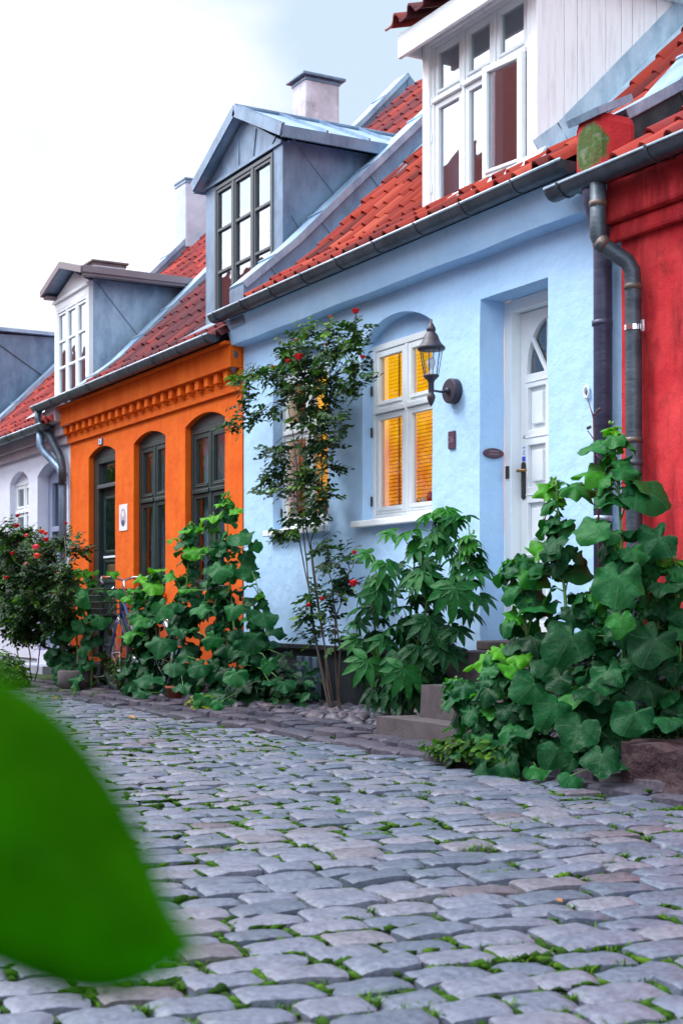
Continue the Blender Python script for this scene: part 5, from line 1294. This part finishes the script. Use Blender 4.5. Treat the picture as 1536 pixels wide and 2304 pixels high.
q.tube(pts, [.008, .006, .005, .004, .002], 6); q.tube([pts[2], pts[2]+Vector((-.05, 0, .05))], .003, 5); q.tube([pts[1].lerp(pts[2], .8), pts[1].lerp(pts[2], .8)+Vector((.12, 0, -.07))], .003, 5); q.build('stalk', M['purple_stem'], sp_, smooth=True)
q = MB()
for px, py in ((1326, 961), (1322, 963), (1343, 925), (1348, 921), (1337, 932)): X, Z = at(px, py, -.75); q.ico((X, -.75, Z), .009, .009, .009, .2, 1)
q.build('pods', M['lamp'], sp_)

K2 = [(500, 1135, -.55, 26, .95, .4), (480, 1165, -.55, 40, .85, .3), (455, 1190, -.6, 30, .9), (530, 1150, -.5, 28, .9), (540, 1205, -.5, 42, .4, .7), (462, 1235, -.6, 32, .75), (575, 1225, -.4, 26, .25), (495, 1280, -.65, 40, .45, .8), (565, 1290, -.4, 42, .35, .6), (445, 1250, -.6, 34, .8), (555, 1250, -.4, 34, .3),
      (525, 1370, -.75, 30, .42, .98), (480, 1437, -.78, 36, .45, .9), (572, 1440, -.6, 40, .2, .8), (592, 1385, -.45, 42, .3, .5), (455, 1370, -.7, 36, .5), (530, 1518, -.85, 36, .42, .9), (490, 1583, -.88, 24, .5, .95), (456, 1572, -.88, 28, .48, .9), (604, 1494, -.6, 26, .45, .95), (640, 1540, -.5, 32, .25), (605, 1535, -.6, 26, .25),
      (560, 1320, -.5, 30, .25), (620, 1420, -.4, 34, .15), (425, 1330, -.6, 30, .7), (430, 1420, -.7, 36, .3), (500, 1340, -.6, 34, .2), (540, 1470, -.7, 38, .15), (450, 1500, -.75, 36, .3), (420, 1480, -.7, 34, .25), (570, 1350, -.45, 30, .2), (635, 1475, -.35, 30, .12)]
leafy('hollyhock', 'tall hollyhock with green top where the orange and blue houses meet', 'plant',
      [[(545, 1605, -.45), (525, 1400, -.5), (512, 1250, -.5), (512, 1110, -.5)], [(520, 1600, -.5), (505, 1420, -.52), (490, 1300, -.52), (478, 1160, -.55)], [(560, 1600, -.4), (580, 1450, -.4), (585, 1330, -.4)]],
      K2, 260, 'leaf', size=(.12, .05), fill_rnd=(0, .3), spread=.95)
K3 = [(420, 1195, -.55, 26, .92), (395, 1215, -.55, 32, .9), (430, 1240, -.55, 30, .8), (355, 1285, -.6, 34, .95), (320, 1305, -.65, 32, .95), (345, 1320, -.65, 34, .9), (368, 1368, -.75, 38, .45, .8), (318, 1395, -.75, 38, .6), (362, 1445, -.8, 46, .32, .8), (300, 1425, -.75, 38, .7), (385, 1300, -.6, 30, .7), (392, 1500, -.82, 42, .28, .8), (340, 1528, -.85, 42, .3),
      (412, 1545, -.85, 36, .28), (345, 1480, -.7, 46, .15), (310, 1590, -.85, 24, .35), (400, 1420, -.7, 40, .3), (400, 1360, -.6, 34, .3), (300, 1350, -.7, 34, .85), (320, 1560, -.85, 30, .3)]
leafy('hollyhock', 'bushy bright topped hollyhock in front of the dark green windows', 'plant',
      [[(355, 1600, -.5), (352, 1400, -.6), (345, 1290, -.6)], [(400, 1600, -.5), (415, 1400, -.5), (425, 1240, -.5), (428, 1175, -.5)], [(330, 1600, -.55), (318, 1440, -.65), (312, 1320, -.68)]],
      K3, 320, 'leaf', size=(.115, .05), fill_rnd=(0, .35), spread=.95)
K4 = [(150, 1288, -.7, 34, .98), (182, 1292, -.7, 34, .95), (205, 1290, -.7, 24, .9), (195, 1340, -.75, 38, .55, .7), (122, 1322, -.75, 36, .95), (105, 1360, -.8, 36, .92), (150, 1350, -.75, 36, .6), (228, 1392, -.75, 28, .45, .8), (152, 1418, -.8, 42, .45, .8), (182, 1408, -.8, 28, .4), (98, 1408, -.85, 34, .85), (127, 1480, -.85, 34, .45, .9), (92, 1440, -.85, 28, .6), (225, 1325, -.7, 24, .6), (262, 1330, -.7, 26, .5), (255, 1290, -.68, 22, .8), (300, 1330, -.75, 26, .7), (170, 1380, -.7, 34, .3), (215, 1440, -.7, 28, .2), (200, 1310, -.7, 28, .7), (240, 1345, -.65, 22, .35)]
leafy('hollyhock', 'leftmost hollyhock with yellow green crown before the dark green door', 'plant',
      [[(178, 1500, -.72), (172, 1400, -.7), (160, 1300, -.7)], [(205, 1530, -.7), (212, 1400, -.68), (200, 1295, -.7)], [(160, 1500, -.8), (125, 1400, -.8), (115, 1340, -.78)]],
      K4, 115, 'leaf', size=(.11, .06), fill_rnd=(0, .4), spread=.9)
KM = [(945, 1290, -.55, 62, .55, .8), (1020, 1330, -.6, 84, .5, .95), (822, 1490, -.6, 62, .55, .9), (905, 1510, -.65, 66, .5, .95), (1005, 1150, -.4, 50, .85, .4), (965, 1160, -.45, 50, .8), (1045, 1165, -.35, 46, .6), (920, 1200, -.5, 56, .7), (985, 1215, -.45, 55, .6), (1040, 1215, -.4, 50, .4), (1080, 1345, -.4, 52, .3), (1070, 1290, -.4, 50, .35), (870, 1270, -.5, 55, .6),
      (850, 1330, -.55, 55, .45), (815, 1370, -.55, 50, .4), (900, 1370, -.5, 55, .3), (960, 1400, -.5, 60, .2), (1030, 1420, -.4, 50, .2), (800, 1440, -.55, 45, .6), (860, 1440, -.55, 50, .4), (935, 1460, -.5, 55, .2), (990, 1460, -.45, 50, .15), (855, 1570, -.5, 50, .3), (905, 1580, -.45, 45, .25), (800, 1400, -.55, 40, .5), (940, 1240, -.5, 50, .5), (830, 1250, -.5, 40, .65), (1020, 1260, -.4, 46, .3), (880, 1200, -.5, 42, .7)]
leafy('mallow', 'dense green plant with long fingered leaves under the lit window', 'plant',
      [[(900, 1605, -.35), (950, 1400, -.4), (985, 1250, -.42), (1000, 1150, -.4)], [(890, 1605, -.35), (920, 1420, -.42), (930, 1300, -.45), (935, 1200, -.45)], [(915, 1600, -.32), (1000, 1430, -.38), (1050, 1290, -.38), (1060, 1200, -.38)], [(880, 1605, -.38), (845, 1450, -.45), (840, 1340, -.5), (850, 1290, -.5)]],
      KM, 130, 'mallow', kind='digit', size=(.13, .09), fill_rnd=(0, .35), top_bright=.4, spread=.8, fill_h=(.1, .95))

def compound(lm, sm_, p, d, s_, rn):
    d = d.normalized(); side = d.cross(UP)
    if side.length < .1: side = Vector((1, 0, 0))
    side.normalize(); nrm = (UP*.8+Vector((random.uniform(-.7, .7), random.uniform(-.9, .2), 0))).normalized()
    sm_.tube([p, p+d*s_*2.2], .0012, 3, cap=False)
    for (u, sd_) in ((.7, 1), (.7, -1), (1.5, 1), (1.5, -1), (2.2, 0)):
        dd = (d+side*sd_*1.1).normalized(); blade(lm, p+d*s_*u, nrm, dd, s_*random.uniform(.85, 1.15), s_*.34, rn+random.uniform(-.12, .12), .25, 3)
def rosy(name, label, canes, clusters, flowers, leafs=.045, fl=('petal_red',), Yt=.16, cane_r=.007, dens=1.9):
    root = None; C_ = []
    for cn_ in canes:
        pts = []
        for px, py, Y in cn_: X, Z = at(px, py, Y); pts.append(Vector((X, Y, Z)))
        if pts[0].z < .3: pts[0].z = -.06
        C_.append(pts)
    root = thing(name, (C_[0][0].x, C_[0][0].y, -.03), label, 'plant')
    cm = MB(); lm = MB()
    for pts in C_:
        fine = [interp(pts, i/14)+Vector((random.gauss(0, .006), random.gauss(0, .006), 0)) for i in range(15)]; cm.tube(fine, [cane_r*(1-.05*i) for i in range(15)], 6)
    for (px, py, Y, rp, cnt, tone) in clusters:
        X, Z = at(px, py, Y); c = Vector((X, Y, Z)); rr = rp*pxs(px, Y)
        src = min((interp(q_, u/14) for q_ in C_ for u in range(15)), key=lambda p_: (p_-c-Vector((0, 0, -rr*.7))).length)
        mid = src.lerp(c, .5)+Vector((0, 0, .03)); cm.tube([src, mid, c], [.004, .003, .002], 5)
        for k_ in range(max(3, int(cnt/6*dens))):
            a = Vector((random.gauss(0, 1), random.gauss(0, .6), random.gauss(0, 1))); a = a.normalized()*rr*random.uniform(.5, 1.0)
            cm.tube([c+a*.1, c+a*.6+UP*.01, c+a], [.0025, .002, .0012], 4, cap=False)
            for j in range(6):
                p_ = c+a*random.uniform(.25, 1.05)+Vector((random.gauss(0, .012), random.gauss(0, Yt*.15), random.gauss(0, .012)))
                d = a.normalized()*.5+Vector((random.gauss(0, .7), random.gauss(0, .7), random.gauss(-.1, .5)))
                compound(lm, cm, p_, d, leafs*random.uniform(.7, 1.15), min(1, max(0, tone+.12+random.gauss(0, .22))))
    cm.build('canes', M['cane'], root); lm.build('leaves', M['rose_leaf'], root)
    for (px, py, Y, rp, mm) in flowers:
        X, Z = at(px, py, Y); r = rp*pxs(px, Y); fm_ = MB()
        petal_ball(fm_, (X, Y, Z), r); f_ = fm_.build('flower', M[mm], root, smooth=True)
        s_ = MB(); c = Vector((X, Y, Z)); src = min((interp(q_, u/14) for q_ in C_ for u in range(15)), key=lambda p_: (p_-c-Vector((0, 0, -.12))).length)
        s_.tube([c-UP*r*.3, c-UP*(r+.05)+Vector((0, .02, 0)), c.lerp(src, .5)-UP*.02], [.0022, .002, .002], 5); s_.ico((X, Y, Z-r*.55), r*.4, r*.4, r*.3, .1, 1); s_.build('flower_stalk', M['stem'], f_)
    return root
YR = -.30
cl = [(800, 735, YR, 14, 6, .6), (800, 770, YR, 16, 8, .55), (742, 745, YR, 14, 7, .7), (662, 785, YR, 16, 8, .6), (816, 830, YR, 12, 5, .5), (690, 765, YR, 34, 18, .6), (735, 790, YR, 40, 26, .55), (780, 770, YR, 26, 12, .6), (650, 800, YR, 40, 26, .5), (690, 830, YR, 52, 40, .35), (745, 850, YR, 40, 24, .4), (612, 850, YR, 38, 22, .5), (565, 850, YR, 28, 14, .75), (540, 862, YR, 18, 8, .95), (550, 900, YR, 24, 10, .5), (528, 955, YR, 18, 7, .5), (560, 935, YR, 16, 5, .5), (800, 850, YR, 18, 9, .45),
      (790, 875, YR, 18, 8, .45), (655, 870, YR, 42, 30, .3), (715, 890, YR, 44, 30, .35), (680, 930, YR, 40, 26, .3), (725, 950, YR, 30, 18, .35), (612, 905, YR, 26, 10, .4), (765, 950, YR, 16, 7, .3), (695, 990, YR, 38, 26, .3), (612, 1005, YR, 18, 9, .3), (632, 1025, YR, 18, 9, .3), (745, 1010, YR, 20, 9, .3), (690, 1045, YR, 34, 22, .35), (600, 1075, YR, 14, 6, .35), (625, 1085, YR, 20, 9, .35), (745, 1040, YR, 16, 6, .3),
      (700, 1100, YR, 34, 22, .4), (660, 1110, YR, 24, 12, .4), (700, 1145, YR, 30, 16, .4), (680, 1170, YR, 26, 11, .4), (620, 1110, YR, 14, 5, .4), (650, 1190, YR, 14, 4, .4), (630, 1200, YR, 10, 3, .5), (735, 1120, YR, 20, 8, .35),
      (728, 1235, YR, 20, 8, .3), (745, 1270, YR, 18, 7, .3), (780, 1262, YR, 18, 8, .35), (700, 1335, YR, 22, 8, .3), (735, 1345, YR, 18, 7, .3), (765, 1330, YR, 18, 6, .3), (690, 1385, YR, 16, 4, .3), (740, 1400, YR, 18, 6, .3), (700, 1440, YR, 20, 6, .25), (760, 1440, YR, 18, 5, .25), (775, 1300, YR, 14, 4, .3)]
fl = [(800, 700, YR, 9, 'petal_red'), (667, 766, YR, 6, 'petal_pink'), (614, 826, YR, 5.5, 'petal_pink'), (816, 803, YR, 6.5, 'petal_red'), (735, 776, YR, 5.5, 'petal_red'), (672, 803, -.42, 11, 'petal_red'), (648, 812, -.42, 7, 'petal_red'), (742, 712, YR, 4, 'petal_coral'), (795, 1312, -.42, 11, 'petal_red'), (797, 1243, -.4, 6, 'petal_red'), (724, 1347, -.4, 6.5, 'petal_red'), (694, 1361, -.4, 6, 'petal_red')]
rosy('climbing_rose', 'tall climbing rose with red blooms trained up the blue wall', [
    [(742, 1598, -.30), (722, 1500, -.28), (700, 1350, -.25), (672, 1220, -.22), (668, 1120, -.22), (660, 980, -.22), (640, 860, -.22), (560, 850, -.3)],
    [(748, 1598, -.30), (728, 1460, -.28), (706, 1300, -.24), (690, 1180, -.22), (695, 1040, -.2), (700, 900, -.2), (720, 800, -.22), (742, 720, -.3)],
    [(752, 1598, -.28), (735, 1480, -.28), (712, 1330, -.25), (702, 1220, -.22), (722, 1120, -.2), (730, 980, -.2), (745, 860, -.25), (800, 710, -.3)],
    [(738, 1598, -.32), (712, 1440, -.28), (690, 1290, -.25), (680, 1160, -.24), (675, 1020, -.24), (690, 880, -.22), (670, 780, -.25)],
    [(765, 1598, -.30), (765, 1480, -.3), (750, 1350, -.3), (735, 1220, -.3), (728, 1190, -.3)], [(760, 1560, -.3), (752, 1400, -.3), (780, 1310, -.32), (800, 1250, -.32)]], cl, fl)
random.seed(21)
cb = []
for i in range(64):
    a = random.uniform(0, 6.283); r = math.sqrt(random.random()); cb.append((55+105*r*math.cos(a), 1318+105*r*math.sin(a), -.95+random.uniform(-.15, .3), 34, 20, .33))
cb += [(175, 1235, -.8, 26, 14, .3), (150, 1215, -.8, 20, 10, .35), (20, 1200, -.9, 34, 18, .45), (60, 1205, -.9, 30, 14, .45)]
rosy('rose_bush', 'round dark rose bush with pink and red blooms at the left edge', [[(70, 1500, -.8), (60, 1400, -.8), (40, 1300, -.85), (40, 1190, -.85)], [(80, 1500, -.8), (100, 1400, -.8), (130, 1300, -.8), (150, 1180, -.8)], [(60, 1500, -.8), (20, 1400, -.85), (0, 1280, -.9), (-20, 1220, -.9)]], cb,
     [(81, 1231, -1.12, 9, 'petal_pink'), (84, 1251, -1.12, 9, 'petal_coral'), (4, 1229, -1.1, 7, 'petal_coral'), (40, 1160, -.9, 5.5, 'petal_red'), (38, 1183, -.95, 7, 'petal_red'), (103, 1200, -1.0, 6, 'petal_coral'), (104, 1214, -1.05, 7, 'petal_red'), (149, 1177, -.85, 4.5, 'petal_red'), (94, 1196, -1.0, 7, 'petal_coral'), (121, 1333, -1.0, 5, 'petal_red'), (60, 1270, -1.15, 7, 'petal_pink'), (15, 1300, -1.15, 6, 'petal_red'), (132, 1291, -1.05, 5, 'petal_pink'), (28, 1245, -1.15, 6, 'petal_red'), (60, 1205, -1.05, 6, 'petal_pink')], leafs=.046, dens=3.2)

def bushlet(name, label, c, r, n, mt, s_, tone):
    root = thing(name, (c[0], c[1], -.05), label, 'plant'); lm = MB(); sm_ = MB()
    for i in range(n):
        v = Vector((random.gauss(0, 1), random.gauss(0, 1), random.gauss(0, 1))).normalized()*random.uniform(.35, 1)
        p_ = Vector((c[0]+v.x*r[0], c[1]+v.y*r[1], c[2]+v.z*r[2]))
        if p_.z < -.05: continue
        blade(lm, p_, Vector((v.x, v.y-.3, .8)), Vector((random.gauss(0, 1), random.gauss(0, 1), random.gauss(.2, .6))), s_*random.uniform(.6, 1.3), s_*.3, min(1, max(0, random.gauss(tone, .25))), .3, 3)
    for i in range(14):
        v = Vector((random.gauss(0, 1), random.gauss(0, 1), abs(random.gauss(0, 1)))).normalized()*.8; sm_.tube([(c[0], c[1], -.08), (c[0]+v.x*r[0], c[1]+v.y*r[1], c[2]+v.z*r[2])], .003, 4)
    sm_.build('stems', M['cane'], root); lm.build('leaves', M[mt], root)
bushlet('box_ball', 'small clipped box ball beside the bicycle wheel', (-12.25, -.62, .12), (.15, .15, .17), 900, 'rose_leaf', .022, .65)
bushlet('weed_clump', 'loose weedy greenery at the foot of the rose bush', (-14.35, -1.15, .03), (.7, .28, .26), 1500, 'weed', .06, .3)
bushlet('yellowing_plant', 'low yellow green plant at the kerb under the bushy hollyhock', (-9.90, -.86, -.01), (.16, .10, .07), 60, 'yellowleaf', .075, .5)
bushlet('herb_tuft', 'feathery low weeds at the foot of the big hollyhock clump', (-5.95, -1.12, -.04), (.45, .12, .10), 500, 'weed', .05, .3)
bushlet('hedge', 'overgrown green hedge across the street mirrored in the orange house panes', (-38, -8.0, 2.0), (15, .5, 3.2), 9000, 'weed', .40, .35)
# darker low growth between the clumps
bushlet('ground_foliage', 'dark low foliage filling the bed under the tall middle hollyhock', (-9.6, -.35, .12), (.7, .2, .22), 260, 'mallow', .10, .1)

# fallen leaves
random.seed(5)
for (px, py, lab) in ((1190, 1738, 'curled orange fallen leaf by the big hollyhock'), (118, 1570, 'small orange fallen leaf near the stone trough'), (290, 1612, 'orange fallen leaf at the kerb by the rear wheel'), (1250, 2025, 'yellow fallen leaf on the setts at lower right')):
    t_ = (EYE-SZ-.01)/(py-YH); X = (-CA*F+SA*(px-768))*t_; Y = (SA*F+CA*(px-768))*t_-D
    q = MB(); blade(q, (X, Y, SZ+.012), (0.2, -.3, 1), (1, .3, 0), .07 if px < 1220 else .022, .02 if px < 1220 else .008, .5, .1, 5)
    tag(q.build('fallen_leaf', M['fallen'], None, smooth=True), lab, 'leaf')

# near leaf, far out of focus
d_ = .32; VIEW = Vector((-CA, SA, 0)); RT = Vector((SA, CA, 0))
def near(px, py, dd=d_): return CAMP+VIEW*dd+RT*((px-768)*dd/F)+UP*((YH-py)*dd/F)
outline_t = [(-420, 1600), (-250, 1510), (-100, 1480), (0, 1515), (75, 1555), (145, 1612), (212, 1690), (272, 1780), (320, 1870), (355, 1950), (385, 2025), (420, 2085), (452, 2125)]
outline_b = [(-420, 1760), (-300, 1960), (-150, 2110), (0, 2180), (70, 2210), (130, 2230), (190, 2242), (245, 2242), (295, 2232), (340, 2212), (380, 2188), (420, 2160), (452, 2135)]
fg = thing('garden_plant', tuple(near(-420, 1700, .34)[:2])+(SZ,), 'blurred bright green leaf close to the camera at lower left', 'plant')
q = MB(); vs = []; uv = []
for i, (a, b) in enumerate(zip(outline_t, outline_b)):
    for k_ in range(9):
        u = k_/8; px = a[0]+(b[0]-a[0])*u; py = a[1]+(b[1]-a[1])*u
        dd = d_+.006*(u-.5)**2*4+.00002*(418-px); vs.append(tuple(near(px, py, dd))); uv.append((10+(u-.55), 1))
q.add(vs, [(i*9+k_, i*9+k_+1, (i+1)*9+k_+1, (i+1)*9+k_) for i in range(len(outline_t)-1) for k_ in range(8)], uvs=uv); lf = q.build('leaf', M['fgleaf'], fg, smooth=True)
sl = lf.modifiers.new('thickness', 'SOLIDIFY'); sl.thickness = .0006
q = MB(); b0_ = near(-420, 1690, .338); q.tube([b0_, b0_+Vector((.01, -.03, -.05)), Vector((b0_.x+.03, b0_.y-.06, .3)), Vector((b0_.x+.04, b0_.y-.07, SZ-.02))], [.0025, .003, .004, .005], 8); q.build('stem', M['stem'], fg, smooth=True)
q = MB()
for zz, s_ in ((.38, .05), (.25, .06), (.12, .06)): 
    pt_ = Vector((b0_.x+.035, b0_.y-.065, zz)); leaf_round(q, pt_+Vector((0, -.05, .01)), (0, -.3, 1), (0, -1, 0), s_, rnd=.5); leaf_round(q, pt_+Vector((-.04, -.01, .01)), (-.3, 0, 1), (-1, 0, 0), s_, rnd=.6)
q.build('lower_leaves', M['leaf'], fg, smooth=True)
